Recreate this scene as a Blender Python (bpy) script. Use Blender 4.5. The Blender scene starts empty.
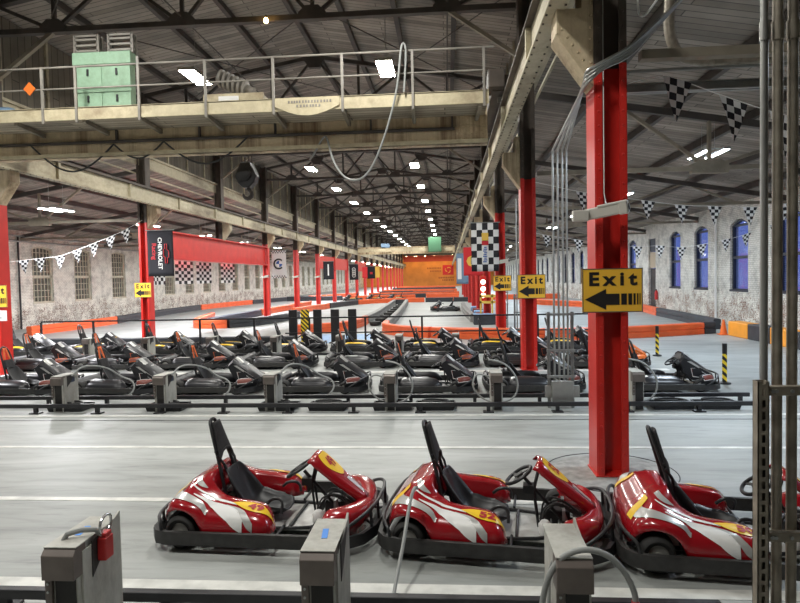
import bpy, bmesh, math, random
from mathutils import Vector, Matrix
random.seed(7)
PI = math.pi
scene = bpy.context.scene
COL = scene.collection
V = Vector
BAY = [7.3 + 8*k for k in range(20)]          # column lines along the hall
XL, XR = -11.66, 1.95                           # column rows of the nave
WL, WR, YB, YE = -22.5, 12.2, -8.0, 165.0       # outer walls
ORD = ['first', 'second', 'third', 'fourth', 'fifth', 'sixth', 'seventh', 'eighth', 'ninth', 'tenth', 'eleventh', 'twelfth', 'thirteenth', 'fourteenth', 'fifteenth', 'sixteenth', 'seventeenth', 'eighteenth', 'nineteenth', 'twentieth', 'twenty-first', 'twenty-second', 'twenty-third']

# ------------------------------------------------------------------ materials
def new_mat(name):
    m = bpy.data.materials.new(name); m.use_nodes = True
    nt = m.node_tree
    return m, nt, nt.nodes, nt.links, nt.nodes['Principled BSDF']

def mat(name, col, rough=.5, metal=0., var=0., scale=3., emit=0., coat=0., bump=0., spec=None):
    m, nt, N, L, b = new_mat(name)
    c = (col[0], col[1], col[2], 1)
    b.inputs['Base Color'].default_value = c
    b.inputs['Roughness'].default_value = rough
    b.inputs['Metallic'].default_value = metal
    if coat: b.inputs['Coat Weight'].default_value = coat; b.inputs['Coat Roughness'].default_value = .08
    if spec is not None: b.inputs['Specular IOR Level'].default_value = spec
    if emit:
        b.inputs['Emission Color'].default_value = c
        b.inputs['Emission Strength'].default_value = emit
    if var or bump:
        g = N.new('ShaderNodeNewGeometry'); n = N.new('ShaderNodeTexNoise')
        n.inputs['Scale'].default_value = scale; n.inputs['Detail'].default_value = 6
        L.new(g.outputs['Position'], n.inputs['Vector'])
        if var:
            r = N.new('ShaderNodeValToRGB')
            r.color_ramp.elements[0].position = .3; r.color_ramp.elements[1].position = .7
            r.color_ramp.elements[0].color = tuple(max(0, x*(1-var)) for x in col) + (1,)
            r.color_ramp.elements[1].color = tuple(min(1, x*(1+var*.6)) for x in col) + (1,)
            L.new(n.outputs['Fac'], r.inputs['Fac']); L.new(r.outputs['Color'], b.inputs['Base Color'])
        if bump:
            bp = N.new('ShaderNodeBump'); bp.inputs['Strength'].default_value = bump; bp.inputs['Distance'].default_value = .02
            L.new(n.outputs['Fac'], bp.inputs['Height']); L.new(bp.outputs['Normal'], b.inputs['Normal'])
    return m

def ramp(N, stops):
    r = N.new('ShaderNodeValToRGB'); e = r.color_ramp.elements
    while len(e) < len(stops): e.new(.5)
    for i, (p, c) in enumerate(stops): e[i].position = p; e[i].color = tuple(c) + (1,)
    return r

def mix(N, L, fac, a, b, mode='MIX'):
    m = N.new('ShaderNodeMix'); m.data_type = 'RGBA'; m.blend_type = mode
    if isinstance(fac, float): m.inputs[0].default_value = fac
    else: L.new(fac, m.inputs[0])
    for k, s in ((6, a), (7, b)):
        if isinstance(s, tuple): m.inputs[k].default_value = s + (1,)
        else: L.new(s, m.inputs[k])
    return m.outputs[2]

def noise(N, L, vec, scale, detail=5, rough=.55, dist=0.):
    n = N.new('ShaderNodeTexNoise'); n.inputs['Scale'].default_value = scale; n.inputs['Detail'].default_value = detail
    n.inputs['Roughness'].default_value = rough; n.inputs['Distortion'].default_value = dist
    L.new(vec, n.inputs['Vector']); return n.outputs['Fac']

def brick_wall_mat(name, white, red, paint):
    """old red brick under patchy white paint; the paint is mostly gone low down"""
    m, nt, N, L, b = new_mat(name)
    g = N.new('ShaderNodeNewGeometry'); s = N.new('ShaderNodeSeparateXYZ'); c = N.new('ShaderNodeCombineXYZ')
    L.new(g.outputs['Position'], s.inputs[0])
    add = N.new('ShaderNodeMath'); add.operation = 'ADD'
    L.new(s.outputs['Y'], add.inputs[0]); L.new(s.outputs['X'], add.inputs[1])
    L.new(add.outputs[0], c.inputs[0]); L.new(s.outputs['Z'], c.inputs[1])
    bt = N.new('ShaderNodeTexBrick'); L.new(c.outputs[0], bt.inputs['Vector'])
    bt.inputs['Scale'].default_value = 1; bt.inputs['Brick Width'].default_value = .24; bt.inputs['Row Height'].default_value = .08
    bt.inputs['Mortar Size'].default_value = .012
    bt.inputs['Color1'].default_value = red + (1,); bt.inputs['Color2'].default_value = tuple(x*.6 for x in red) + (1,)
    bt.inputs['Mortar'].default_value = (.42, .38, .33, 1)
    n1 = noise(N, L, c.outputs[0], 1.3, 8, .78); n2 = noise(N, L, c.outputs[0], 13., 6, .7)
    h = N.new('ShaderNodeMapRange'); L.new(s.outputs['Z'], h.inputs[0])
    h.inputs[1].default_value = .9; h.inputs[2].default_value = 2.3; h.inputs[3].default_value = -.05; h.inputs[4].default_value = paint
    a1 = N.new('ShaderNodeMath'); a1.operation = 'MULTIPLY_ADD'; L.new(n2, a1.inputs[0]); a1.inputs[1].default_value = 1.1; L.new(n1, a1.inputs[2])
    a2 = N.new('ShaderNodeMath'); a2.operation = 'ADD'; L.new(a1.outputs[0], a2.inputs[0]); L.new(h.outputs[0], a2.inputs[1])
    r = ramp(N, [(.96, (0, 0, 0)), (1.10, (1, 1, 1))]); L.new(a2.outputs[0], r.inputs[0])
    dirty = ramp(N, [(.32, tuple(x*.5 for x in white)), (.55, white)]); L.new(noise(N, L, c.outputs[0], 1.6, 8, .75), dirty.inputs[0])
    jn = mix(N, L, bt.outputs['Fac'], dirty.outputs[0], mix(N, L, 1., dirty.outputs[0], (.72, .70, .66), 'MULTIPLY'))
    col = mix(N, L, r.outputs[0], bt.outputs[0], jn)
    L.new(col, b.inputs['Base Color']); b.inputs['Roughness'].default_value = .85
    bp = N.new('ShaderNodeBump'); bp.inputs['Strength'].default_value = .5; bp.inputs['Distance'].default_value = .01
    L.new(bt.outputs['Fac'], bp.inputs['Height']); bp.invert = True
    L.new(bp.outputs[0], b.inputs['Normal'])
    return m

def plank_mat(name, col, axis='Y', width=.22, var=.45):
    m, nt, N, L, b = new_mat(name)
    g = N.new('ShaderNodeNewGeometry'); s = N.new('ShaderNodeSeparateXYZ'); c = N.new('ShaderNodeCombineXYZ')
    L.new(g.outputs['Position'], s.inputs[0])
    o = {'Y': ('X', 'Y'), 'X': ('Y', 'X'), 'V': ('Z', 'Y')}[axis]
    L.new(s.outputs[o[0]], c.inputs[0]); L.new(s.outputs[o[1]], c.inputs[1])
    bt = N.new('ShaderNodeTexBrick'); L.new(c.outputs[0], bt.inputs['Vector'])
    bt.inputs['Scale'].default_value = 1; bt.inputs['Brick Width'].default_value = 4.; bt.inputs['Row Height'].default_value = width
    bt.inputs['Mortar Size'].default_value = .012
    bt.inputs['Color1'].default_value = col + (1,); bt.inputs['Color2'].default_value = tuple(x*(1-var) for x in col) + (1,)
    bt.inputs['Mortar'].default_value = tuple(x*.25 for x in col) + (1,)
    n = ramp(N, [(.3, (.55, .55, .55)), (.7, (1.1, 1.08, 1.03))]); L.new(noise(N, L, g.outputs['Position'], .55, 7, .65), n.inputs[0])
    L.new(mix(N, L, 1., bt.outputs[0], n.outputs[0], 'MULTIPLY'), b.inputs['Base Color'])
    b.inputs['Roughness'].default_value = .85
    return m

def floor_mat():
    """grey sealed concrete, scuffed along the driving direction"""
    m, nt, N, L, b = new_mat('grey sealed floor')
    g = N.new('ShaderNodeNewGeometry'); mp = N.new('ShaderNodeMapping'); mp.vector_type = 'POINT'
    mp.inputs['Scale'].default_value = (.35, 1.5, 1); L.new(g.outputs['Position'], mp.inputs['Vector'])
    n1 = noise(N, L, mp.outputs[0], .8, 8, .62, 1.2); n2 = noise(N, L, mp.outputs[0], 3.2, 8, .7, .6)
    c1 = ramp(N, [(.28, (.23, .242, .23)), (.55, (.355, .37, .355)), (.75, (.425, .44, .425))]); L.new(n1, c1.inputs[0])
    c2 = ramp(N, [(.3, (.74, .74, .74)), (.5, (1, 1, 1)), (.72, (1.07, 1.07, 1.07))]); L.new(n2, c2.inputs[0])
    sc = ramp(N, [(.57, (1, 1, 1)), (.66, (.55, .55, .55))])
    mp2 = N.new('ShaderNodeMapping'); mp2.inputs['Scale'].default_value = (.5, 4., 1); L.new(g.outputs['Position'], mp2.inputs['Vector'])
    L.new(noise(N, L, mp2.outputs[0], .9, 8, .65, 2.), sc.inputs[0])
    col = mix(N, L, 1., c1.outputs[0], c2.outputs[0], 'MULTIPLY')
    col = mix(N, L, .45, col, mix(N, L, 1., col, sc.outputs[0], 'MULTIPLY'))
    L.new(col, b.inputs['Base Color'])
    rr = N.new('ShaderNodeMapRange'); L.new(n2, rr.inputs[0]); rr.inputs[3].default_value = .36; rr.inputs[4].default_value = .6
    L.new(rr.outputs[0], b.inputs['Roughness'])
    bp = N.new('ShaderNodeBump'); bp.inputs['Strength'].default_value = .06; bp.inputs['Distance'].default_value = .02
    L.new(n2, bp.inputs['Height']); L.new(bp.outputs[0], b.inputs['Normal'])
    return m

def stained_mat(name, col, stain, scale=(.35, .35, 3.), thr=.55):
    m, nt, N, L, b = new_mat(name)
    g = N.new('ShaderNodeNewGeometry'); mp = N.new('ShaderNodeMapping'); mp.inputs['Scale'].default_value = scale
    L.new(g.outputs['Position'], mp.inputs['Vector'])
    r = ramp(N, [(thr-.12, stain), (thr+.06, col)]); L.new(noise(N, L, mp.outputs[0], 1., 8, .68), r.inputs[0])
    f = ramp(N, [(.3, (.75, .73, .7)), (.7, (1, 1, 1))]); L.new(noise(N, L, g.outputs['Position'], 6., 6, .7), f.inputs[0])
    L.new(mix(N, L, 1., r.outputs[0], f.outputs[0], 'MULTIPLY'), b.inputs['Base Color'])
    b.inputs['Roughness'].default_value = .65
    return m

def checker_mat(name, a, c):
    m, nt, N, L, b = new_mat(name)
    uv = N.new('ShaderNodeUVMap'); ck = N.new('ShaderNodeTexChecker'); ck.inputs['Scale'].default_value = 1
    ck.inputs['Color1'].default_value = a + (1,); ck.inputs['Color2'].default_value = c + (1,)
    L.new(uv.outputs[0], ck.inputs['Vector']); L.new(ck.outputs['Color'], b.inputs['Base Color'])
    b.inputs['Roughness'].default_value = .8
    return m

def band_mat(name, a, c, freq, slope):
    """diagonal warning bands"""
    m, nt, N, L, b = new_mat(name)
    tc = N.new('ShaderNodeTexCoord'); s = N.new('ShaderNodeSeparateXYZ'); L.new(tc.outputs['Object'], s.inputs[0])
    k = N.new('ShaderNodeMath'); k.operation = 'MULTIPLY_ADD'; L.new(s.outputs['X'], k.inputs[0]); k.inputs[1].default_value = slope; L.new(s.outputs['Z'], k.inputs[2])
    w = N.new('ShaderNodeMath'); w.operation = 'MULTIPLY'; L.new(k.outputs[0], w.inputs[0]); w.inputs[1].default_value = freq
    f = N.new('ShaderNodeMath'); f.operation = 'FRACT'; L.new(w.outputs[0], f.inputs[0])
    r = ramp(N, [(.499, a), (.501, c)]); L.new(f.outputs[0], r.inputs[0]); L.new(r.outputs[0], b.inputs['Base Color'])
    b.inputs['Roughness'].default_value = .5
    return m

def lamp_mat(name, col, strength):
    m, nt, N, L, b = new_mat(name)
    e = N.new('ShaderNodeEmission'); e.inputs[0].default_value = col + (1,); e.inputs[1].default_value = strength
    L.new(e.outputs[0], N['Material Output'].inputs['Surface'])
    return m

def glass_mat(name, tint, gloss=.12):
    m, nt, N, L, b = new_mat(name)
    t = N.new('ShaderNodeBsdfTransparent'); t.inputs[0].default_value = tint + (1,)
    g = N.new('ShaderNodeBsdfGlossy'); g.inputs['Roughness'].default_value = .05
    x = N.new('ShaderNodeMixShader'); x.inputs[0].default_value = gloss
    L.new(t.outputs[0], x.inputs[1]); L.new(g.outputs[0], x.inputs[2]); L.new(x.outputs[0], N['Material Output'].inputs['Surface'])
    return m

M = dict(
    floor=floor_mat(),
    line=mat('white floor paint', (.66, .66, .62), .45, var=.25, scale=5),
    patch=mat('bare concrete patch', (.30, .30, .285), .7, var=.35, scale=9),
    brickR=brick_wall_mat('painted brick right', (.78, .76, .69), (.27, .145, .10), .22),
    brickL=brick_wall_mat('painted brick left', (.84, .83, .75), (.24, .165, .13), .28),
    roof=plank_mat('roof boards', (.43, .385, .345)),
    clere=plank_mat('clerestory boards', (.23, .205, .165), 'V', .3, .35),
    backwall=mat('dull back wall', (.2, .19, .18), .8, var=.3),
    orangewall=mat('orange end wall', (.62, .24, .05), .7, var=.18, scale=.5),
    redband=mat('red end wall band', (.42, .05, .03), .7),
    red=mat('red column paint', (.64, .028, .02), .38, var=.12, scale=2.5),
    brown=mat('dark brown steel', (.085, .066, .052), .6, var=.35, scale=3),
    truss=mat('sooty truss steel', (.075, .063, .056), .65, var=.35, scale=2),
    trusslt=mat('tan truss steel', (.27, .235, .18), .65, var=.35, scale=2),
    cream=stained_mat('stained cream girder', (.56, .51, .37), (.23, .19, .13), (.5, .22, .8), .47),
    craneface=stained_mat('rusty cream crane girder', (.70, .58, .39), (.22, .135, .08), (2.6, 1, .12), .47),
    channel=stained_mat('cream crane channel', (.60, .53, .36), (.36, .29, .19), (.8, 1, 1.), .42),
    board=plank_mat('walkway boards', (.60, .52, .41), 'Y', .18, .4),
    railst=mat('grey rail tube', (.25, .23, .2), .55, var=.3),
    green=stained_mat('pale green cabinet', (.28, .44, .31), (.21, .34, .235), (1, 1, .8), .42),
    dgreen=mat('far green cabinet', (.06, .17, .09), .6),
    steel=mat('galvanised steel', (.42, .43, .42), .38, .85, var=.2, scale=8),
    conduit=mat('conduit grey', (.40, .40, .38), .4, .75, var=.15, scale=5),
    strut=mat('weathered strut steel', (.34, .30, .24), .5, .4, var=.35, scale=12),
    black=mat('black plastic', (.018, .018, .02), .42, var=.3, scale=8),
    blackgloss=mat('black gloss shell', (.017, .017, .02), .34),
    rubber=mat('tyre rubber', (.022, .021, .02), .75, var=.3, scale=10),
    hub=mat('dull wheel hub', (.42, .41, .38), .45, .5),
    leather=mat('black seat shell', (.013, .013, .015), .42, var=.2, scale=6),
    pad=mat('black pad cloth', (.028, .026, .028), .8, var=.3, scale=20),
    belt=mat('orange harness', (.72, .14, .03), .65),
    kartred=mat('kart red gloss', (.33, .006, .012), .22, coat=.9),
    silver=mat('silver stripe', (.52, .52, .50), .3, .35),
    white=mat('white sticker', (.78, .78, .76), .4),
    yellow=mat('yellow number patch', (.88, .56, .02), .35),
    numred=mat('red number ink', (.42, .015, .02), .5),
    pan=mat('pale floor pan', (.55, .55, .53), .4, .3, var=.2, scale=9),
    bumper=mat('scuffed black bumper', (.03, .029, .028), .5, var=.4, scale=14),
    rust=mat('dark red kart panel', (.17, .035, .022), .4, coat=.3),
    kartorange=mat('orange kart panel', (.78, .17, .03), .35),
    box=stained_mat('brushed box steel', (.52, .52, .48), (.36, .35, .32), (3, 3, 1), .5),
    boxbrown=mat('brown box hood', (.16, .135, .12), .45, .3, var=.2, scale=6),
    dark=mat('dark recess', (.02, .018, .017), .6),
    blue=mat('blue tape', (.06, .25, .72), .6),
    cable=mat('grey cable', (.30, .31, .30), .5),
    cabledark=mat('dark cable', (.03, .03, .03), .6),
    redplug=mat('red plug', (.45, .02, .02), .4),
    chrome=mat('steel handle', (.55, .55, .55), .25, .9),
    rail=mat('black guide rail', (.02, .02, .023), .4, var=.3, scale=5),
    bar_or=mat('orange barrier', (.80, .13, .035), .42, var=.15, scale=2),
    bar_bk=mat('black barrier', (.035, .038, .045), .5, var=.3, scale=3),
    bar_nv=mat('navy barrier', (.028, .04, .075), .45, var=.3, scale=3),
    bar_gy=mat('grey barrier', (.20, .20, .19), .5, var=.3, scale=3),
    bar_ye=mat('amber barrier', (.85, .33, .03), .5, var=.12, scale=2),
    bluefloor=mat('blue runoff floor', (.20, .36, .58), .5, var=.2),
    signyellow=mat('sign yellow', (.97, .56, .05), .45),
    signblack=mat('sign black', (.015, .013, .013), .5),
    banner=mat('black banner cloth', (.014, .014, .02), .8),
    bannerwhite=mat('white banner cloth', (.66, .66, .66), .8),
    bannerred=mat('red banner cloth', (.60, .02, .025), .7),
    bannerblue=mat('blue grey banner cloth', (.16, .25, .36), .7),
    banneryel=mat('yellow banner', (.75, .48, .08), .7),
    logored=mat('logo red', (.55, .02, .03), .6),
    logoblue=mat('logo blue', (.04, .12, .42), .6),
    logobrown=mat('brown wall lettering', (.33, .10, .03), .7),
    check=checker_mat('checkered cloth', (.015, .015, .02), (.74, .74, .74)),
    hazard=band_mat('yellow black hazard bands', (.015, .015, .015), (.85, .62, .03), 6.5, 1.),
    cone=mat('orange cone', (.82, .16, .02), .5),
    camw=mat('off white camera', (.58, .56, .50), .4),
    glassB=glass_mat('window glass', (.85, .88, 1.)),
    glassL=mat('dusty window panes', (.10, .095, .075), .4, var=.5, scale=5),
    frameD=mat('dark window frame', (.02, .024, .04), .5),
    frameL=mat('putty window frame', (.58, .55, .43), .6, var=.2),
    door=mat('dark door', (.035, .03, .028), .5),
    tan=mat('tan transom', (.50, .40, .28), .7),
    paper=mat('white paper notice', (.70, .70, .70), .7),
    extred=mat('extinguisher red', (.55, .02, .02), .35),
    lampN=lamp_mat('nave lamp glow', (1., .985, .93), 62.),
    lampA=lamp_mat('aisle lamp glow', (.76, .88, 1.), 160.),
    lampL=lamp_mat('left aisle lamp glow', (.97, .97, 1.), 270.),
    bulb=lamp_mat('warm bulb', (1., .62, .2), 12.),
    signal=lamp_mat('signal lamp', (1., .85, .62), 3.),
    wallfill=lamp_mat('warm fill light', (1., .66, .30), 220.),  # glow of the added lights that brighten the far end wall
)

# ------------------------------------------------------------------ mesh builder
class MB:
    def __init__(s): s.v = []; s.f = []; s.m = []; s.uv = {}
    def add(s, vs, fs, mi=0, mtx=None):
        o = len(s.v)
        s.v += [(mtx @ V(p)) if mtx is not None else V(p) for p in vs]
        for f in fs: s.f.append([i+o for i in f]); s.m.append(mi)
        return s
    def box(s, x0, x1, y0, y1, z0, z1, mi=0, mtx=None):
        vs = [(x, y, z) for x in (x0, x1) for y in (y0, y1) for z in (z0, z1)]
        return s.add(vs, [(0, 1, 3, 2), (4, 6, 7, 5), (0, 4, 5, 1), (2, 3, 7, 6), (0, 2, 6, 4), (1, 5, 7, 3)], mi, mtx)
    def bar(s, p, q, w, h=None, up=(0, 0, 1), mi=0):
        p, q = V(p), V(q); h = h or w; d = (q-p).normalized(); u = V(up)
        if abs(d.dot(u)) > .99: u = V((1, 0, 0))
        a = d.cross(u).normalized(); b = a.cross(d).normalized()
        vs = [c + a*sx*w/2 + b*sy*h/2 for c in (p, q) for sx, sy in ((-1, -1), (1, -1), (1, 1), (-1, 1))]
        return s.add(vs, [(3, 2, 1, 0), (4, 5, 6, 7)] + [(i, (i+1) % 4, 4+(i+1) % 4, 4+i) for i in range(4)], mi)
    def tube(s, pts, r, n=8, closed=False, mi=0, smooth=0):
        P = [V(p) for p in pts]
        if smooth:
            for _ in range(smooth):
                Q = [] if closed else [P[0]]
                rng = range(len(P)) if closed else range(len(P)-1)
                for i in rng:
                    a, b = P[i], P[(i+1) % len(P)]
                    Q += [a*.75+b*.25, a*.25+b*.75]
                if not closed: Q.append(P[-1])
                P = Q
        N = len(P); rings = []; u = None
        for i in range(N):
            if closed: d = P[(i+1) % N]-P[i-1]
            else: d = P[min(i+1, N-1)]-P[max(i-1, 0)]
            d.normalize()
            if u is None:
                u = d.orthogonal().normalized()
            else:
                u = (u - d*u.dot(d))
                u = u.normalized() if u.length > 1e-5 else d.orthogonal().normalized()
            w = d.cross(u); rr = lerp1(list(range(len(r))), r, i*(len(r)-1)/(N-1)) if isinstance(r, list) else r
            rings.append([P[i] + (u*math.cos(2*PI*k/n)+w*math.sin(2*PI*k/n))*rr for k in range(n)])
        vs = [p for R_ in rings for p in R_]; fs = []
        for i in range(N if closed else N-1):
            j = (i+1) % N
            for k in range(n): fs.append((i*n+k, i*n+(k+1) % n, j*n+(k+1) % n, j*n+k))
        if not closed: fs += [tuple(range(n-1, -1, -1)), tuple((N-1)*n+k for k in range(n))]
        return s.add(vs, fs, mi)
    def lathe(s, prof, n=24, mtx=None, mi=0):
        """prof = (radius, z) revolved about z"""
        vs = []; fs = []
        for r, z in prof: vs += [(r*math.cos(2*PI*k/n), r*math.sin(2*PI*k/n), z) for k in range(n)]
        for i in range(len(prof)-1):
            for k in range(n): fs.append((i*n+k, i*n+(k+1) % n, (i+1)*n+(k+1) % n, (i+1)*n+k))
        if prof[0][0] > 1e-4: fs.append(tuple(range(n-1, -1, -1)))
        if prof[-1][0] > 1e-4: fs.append(tuple((len(prof)-1)*n+k for k in range(n)))
        return s.add(vs, fs, mi, mtx)
    def cyl(s, p, q, r, n=16, mi=0): return s.tube([p, q], r, n, mi=mi)
    def prism(s, poly, d, mi=0, mtx=None):
        """poly = 3D outline, d = extrusion vector"""
        n = len(poly); d = V(d); P = [V(p) for p in poly]
        vs = P + [p+d for p in P]
        return s.add(vs, [tuple(range(n-1, -1, -1)), tuple(range(n, 2*n))] + [(i, (i+1) % n, n+(i+1) % n, n+i) for i in range(n)], mi, mtx)
    def grid(s, fn, nu, nv, mi=0, closed_u=False):
        vs = [fn(i/nu, j/nv) for i in range(nu+1) for j in range(nv+1)]
        fs = [(i*(nv+1)+j, i*(nv+1)+j+1, (i+1)*(nv+1)+j+1, (i+1)*(nv+1)+j) for i in range(nu) for j in range(nv)]
        return s.add(vs, fs, mi)
    def sweep(s, prof, path, closed=False, mi=0, caps=True):
        """prof = (lateral, z) closed outline swept along an xy path"""
        P = [V((p[0], p[1], 0)) for p in path]; n = len(prof); N = len(P); vs = []; fs = []
        for i in range(N):
            d = (P[(i+1) % N]-P[i-1]) if closed else (P[min(i+1, N-1)]-P[max(i-1, 0)])
            d.normalize(); l = V((-d.y, d.x, 0))
            vs += [P[i]+l*a+V((0, 0, z)) for a, z in prof]
        for i in range(N if closed else N-1):
            j = (i+1) % N
            for k in range(n): fs.append((i*n+k, i*n+(k+1) % n, j*n+(k+1) % n, j*n+k))
        if caps and not closed: fs += [tuple(range(n-1, -1, -1)), tuple((N-1)*n+k for k in range(n))]
        return s.add(vs, fs, mi)
    def text(s, body, size, fn, mi=0, bold=.0, spacing=1.):
        """flat lettering, each vertex placed by fn(x, y, layer)"""
        c = bpy.data.curves.new('lettering', 'FONT'); c.body = body; c.size = size; c.align_x = 'CENTER'; c.align_y = 'CENTER'
        c.offset = bold; c.space_character = spacing; c.resolution_u = 3
        o = bpy.data.objects.new('lettering', c); COL.objects.link(o)
        dg = bpy.context.evaluated_depsgraph_get(); me = bpy.data.meshes.new_from_object(o.evaluated_get(dg))
        s.add([fn(p.co.x, p.co.y) for p in me.vertices], [tuple(p.vertices) for p in me.polygons], mi)
        bpy.data.objects.remove(o); bpy.data.curves.remove(c); bpy.data.meshes.remove(me)
        return s
    def build(s, name, ms, parent=None, loc=(0, 0, 0), rz=0, smooth=False, bevel=0, solid=0, recalc=True, angle=40):
        me = bpy.data.meshes.new(name)
        me.from_pydata([tuple(p) for p in s.v], [], s.f)
        ms = ms if isinstance(ms, (list, tuple)) else [ms]
        for m in ms: me.materials.append(m)
        me.polygons.foreach_set('material_index', s.m)
        if s.uv:
            ul = me.uv_layers.new(name='UVMap')
            for p in me.polygons:
                for li in p.loop_indices:
                    ul.data[li].uv = s.uv.get(me.loops[li].vertex_index, (0, 0))
        if recalc:
            b = bmesh.new(); b.from_mesh(me); bmesh.ops.recalc_face_normals(b, faces=b.faces)
            if bevel: bmesh.ops.bevel(b, geom=[e for e in b.edges if len(e.link_faces) == 2 and e.calc_face_angle(0) > .6], offset=bevel, segments=2, profile=.5, affect='EDGES', clamp_overlap=True)
            b.to_mesh(me); b.free()
        if smooth:
            me.polygons.foreach_set('use_smooth', [True]*len(me.polygons))
            me.set_sharp_from_angle(angle=math.radians(angle))
        me.update()
        o = bpy.data.objects.new(name, me); COL.objects.link(o)
        o.location = loc; o.rotation_euler = (0, 0, rz)
        if parent is not None: o.parent = parent
        if solid:
            sm = o.modifiers.new('thickness', 'SOLIDIFY'); sm.thickness = solid; sm.offset = -1
        return o

def tag(o, label=None, cat=None, group=None, kind=None):
    if label: o['label'] = label
    if cat: o['category'] = cat
    if group: o['group'] = group
    if kind: o['kind'] = kind
    return o

def thing(name, label, cat, loc=(0, 0, 0), rz=0, group=None, kind=None):
    o = bpy.data.objects.new(name, None); COL.objects.link(o)
    o.location = loc; o.rotation_euler = (0, 0, rz); o.empty_display_size = .2
    return tag(o, label, cat, group, kind)

KIDS = {}
def cached_dup(src, loc, rz, label):
    if src.name not in KIDS: KIDS[src.name] = [(c, list(c.children)) for c in src.children]
    r = src.copy(); COL.objects.link(r); r.location = loc; r.rotation_euler = (0, 0, rz); r['label'] = label
    for c, gg in KIDS[src.name]:
        d = c.copy(); COL.objects.link(d); d.parent = r
        for g in gg: e = g.copy(); COL.objects.link(e); e.parent = d
    return r

def struct(name, mb, m, **k): return tag(mb.build(name, m, **k), kind='structure')

def catmull(keys, t):
    n = len(keys)-1; x = max(0., min(.99999, t))*n; i = int(x); f = x-i
    p0, p1, p2, p3 = keys[max(i-1, 0)], keys[i], keys[i+1], keys[min(i+2, n)]
    return [.5*((2*b)+(-a+c)*f+(2*a-5*b+4*c-d)*f*f+(-a+3*b-3*c+d)*f**3) for a, b, c, d in zip(p0, p1, p2, p3)]

def lerp1(xs, ys, x):
    if x <= xs[0]: return ys[0]
    for i in range(len(xs)-1):
        if x <= xs[i+1]: return ys[i]+(ys[i+1]-ys[i])*(x-xs[i])/(xs[i+1]-xs[i])
    return ys[-1]

# ------------------------------------------------------------------ the setting
struct('floor', MB().box(WL-.3, WR+.3, YB-.3, YE+.3, -.2, 0), M['floor'])
def stripe(n, x0, x1, y0, y1, m='line', h=.004):
    struct('trim_%d' % n, MB().box(x0, x1, y0, y1, 0, h), M[m])
stripe(1, -12, 8.0, 4.42, 4.56); stripe(2, -12, 4.9, 6.23, 6.33); stripe(3, -14, 8.2, 8.27, 8.36)
stripe(4, -16, 8.6, 10.22, 10.33); stripe(5, -16, 8.6, 9.93, 9.965, 'rail', .003); stripe(6, -16, 5.2, 14.95, 15.25)
ring = MB().lathe([(.0, .004), (.62, .004), (.66, .003)], 48)
struct('trim_7', ring, M['patch'], loc=(1.85, 7.3, 0))
struct('trim_8', MB().tube([(.74*math.cos(a*PI/24), .74*math.sin(a*PI/24), .002) for a in range(48)], .006, 5, closed=True), M['rail'], loc=(1.85, 7.3, 0))
bf = MB().box(-5.6, -2.9, 22.0, 25.6, 0, .006); struct('trim_9', bf, M['bluefloor'])

def arch_wall(name, x, out, ys, sill, top, w, rise, zt, m, doors=()):
    """wall in the YZ plane with arched openings; out = direction away from the hall"""
    mb = MB(); T = .35*out
    def q(y0, z0, y1, z1): mb.add([(x, y0, z0), (x, y1, z0), (x, y1, z1), (x, y0, z1)], [(0, 1, 2, 3)])
    ops = sorted([(y-w/2, y+w/2, sill, top, rise) for y in ys] + [(y-dw/2, y+dw/2, 0, dh, .0) for y, dw, dh in doors])
    cur = YB
    for y0, y1, zs, zt_, r in ops:
        q(cur, 0, y0, zt)
        if zs > 0: q(y0, 0, y1, zs)
        n = 10; arc = [(y0+(y1-y0)*i/n, zt_-r+r*math.sin(PI*i/n)**.85 if r else zt_) for i in range(n+1)]
        for (a, za), (b, zb) in zip(arc, arc[1:]):
            mb.add([(x, a, za), (x, b, zb), (x, b, zt), (x, a, zt)], [(0, 1, 2, 3)])
        loop = [(y0, zs)] + arc + [(y1, zs)]
        for (a, za), (b, zb) in zip(loop, loop[1:]+loop[:1]):
            mb.add([(x, a, za), (x, b, zb), (x+T, b, zb), (x+T, a, za)], [(0, 1, 2, 3)])
        cur = y1
    q(cur, 0, YE, zt)
    # outer skin
    cur = YB
    for y0, y1, zs, zt_, r in ops:
        for a, b, c, d in ((cur, 0, y0, zt), (y0, 0, y1, zs), (y0, zt_, y1, zt)):
            if d > c*0 and b < d: mb.add([(x+T, a, b), (x+T, c, b), (x+T, c, d), (x+T, a, d)], [(0, 1, 2, 3)])
        cur = y1
    mb.add([(x+T, cur, 0), (x+T, YE, 0), (x+T, YE, zt), (x+T, cur, zt)], [(0, 1, 2, 3)])
    return struct(name, mb, m, recalc=False)

SILL, TOPW, RISE, WW = 1.46, 4.50, .26, 1.62
RISEL = .13
SILLL, WWL = 1.30, 1.78
yR = [3.75, 7.65, 11.55, 15.45, 19.35, 23.25, 27.1, 31.0, 34.45] + [42.2+3.9*k for k in range(24)]
yL = [13.4, 17.3, 21.2, 25.1, 29.1, 33.0, 36.8, 41.0] + [44.9+3.9*k for k in range(30)]
arch_wall('wall_right', WR, 1, yR, SILL, TOPW, WW, RISE, 5.3, M['brickR'], [(38.2, 1.3, 4.35)])
arch_wall('wall_left', WL, -1, yL, SILLL, TOPW-.05, WWL, RISEL, 5.3, M['brickL'])

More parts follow.
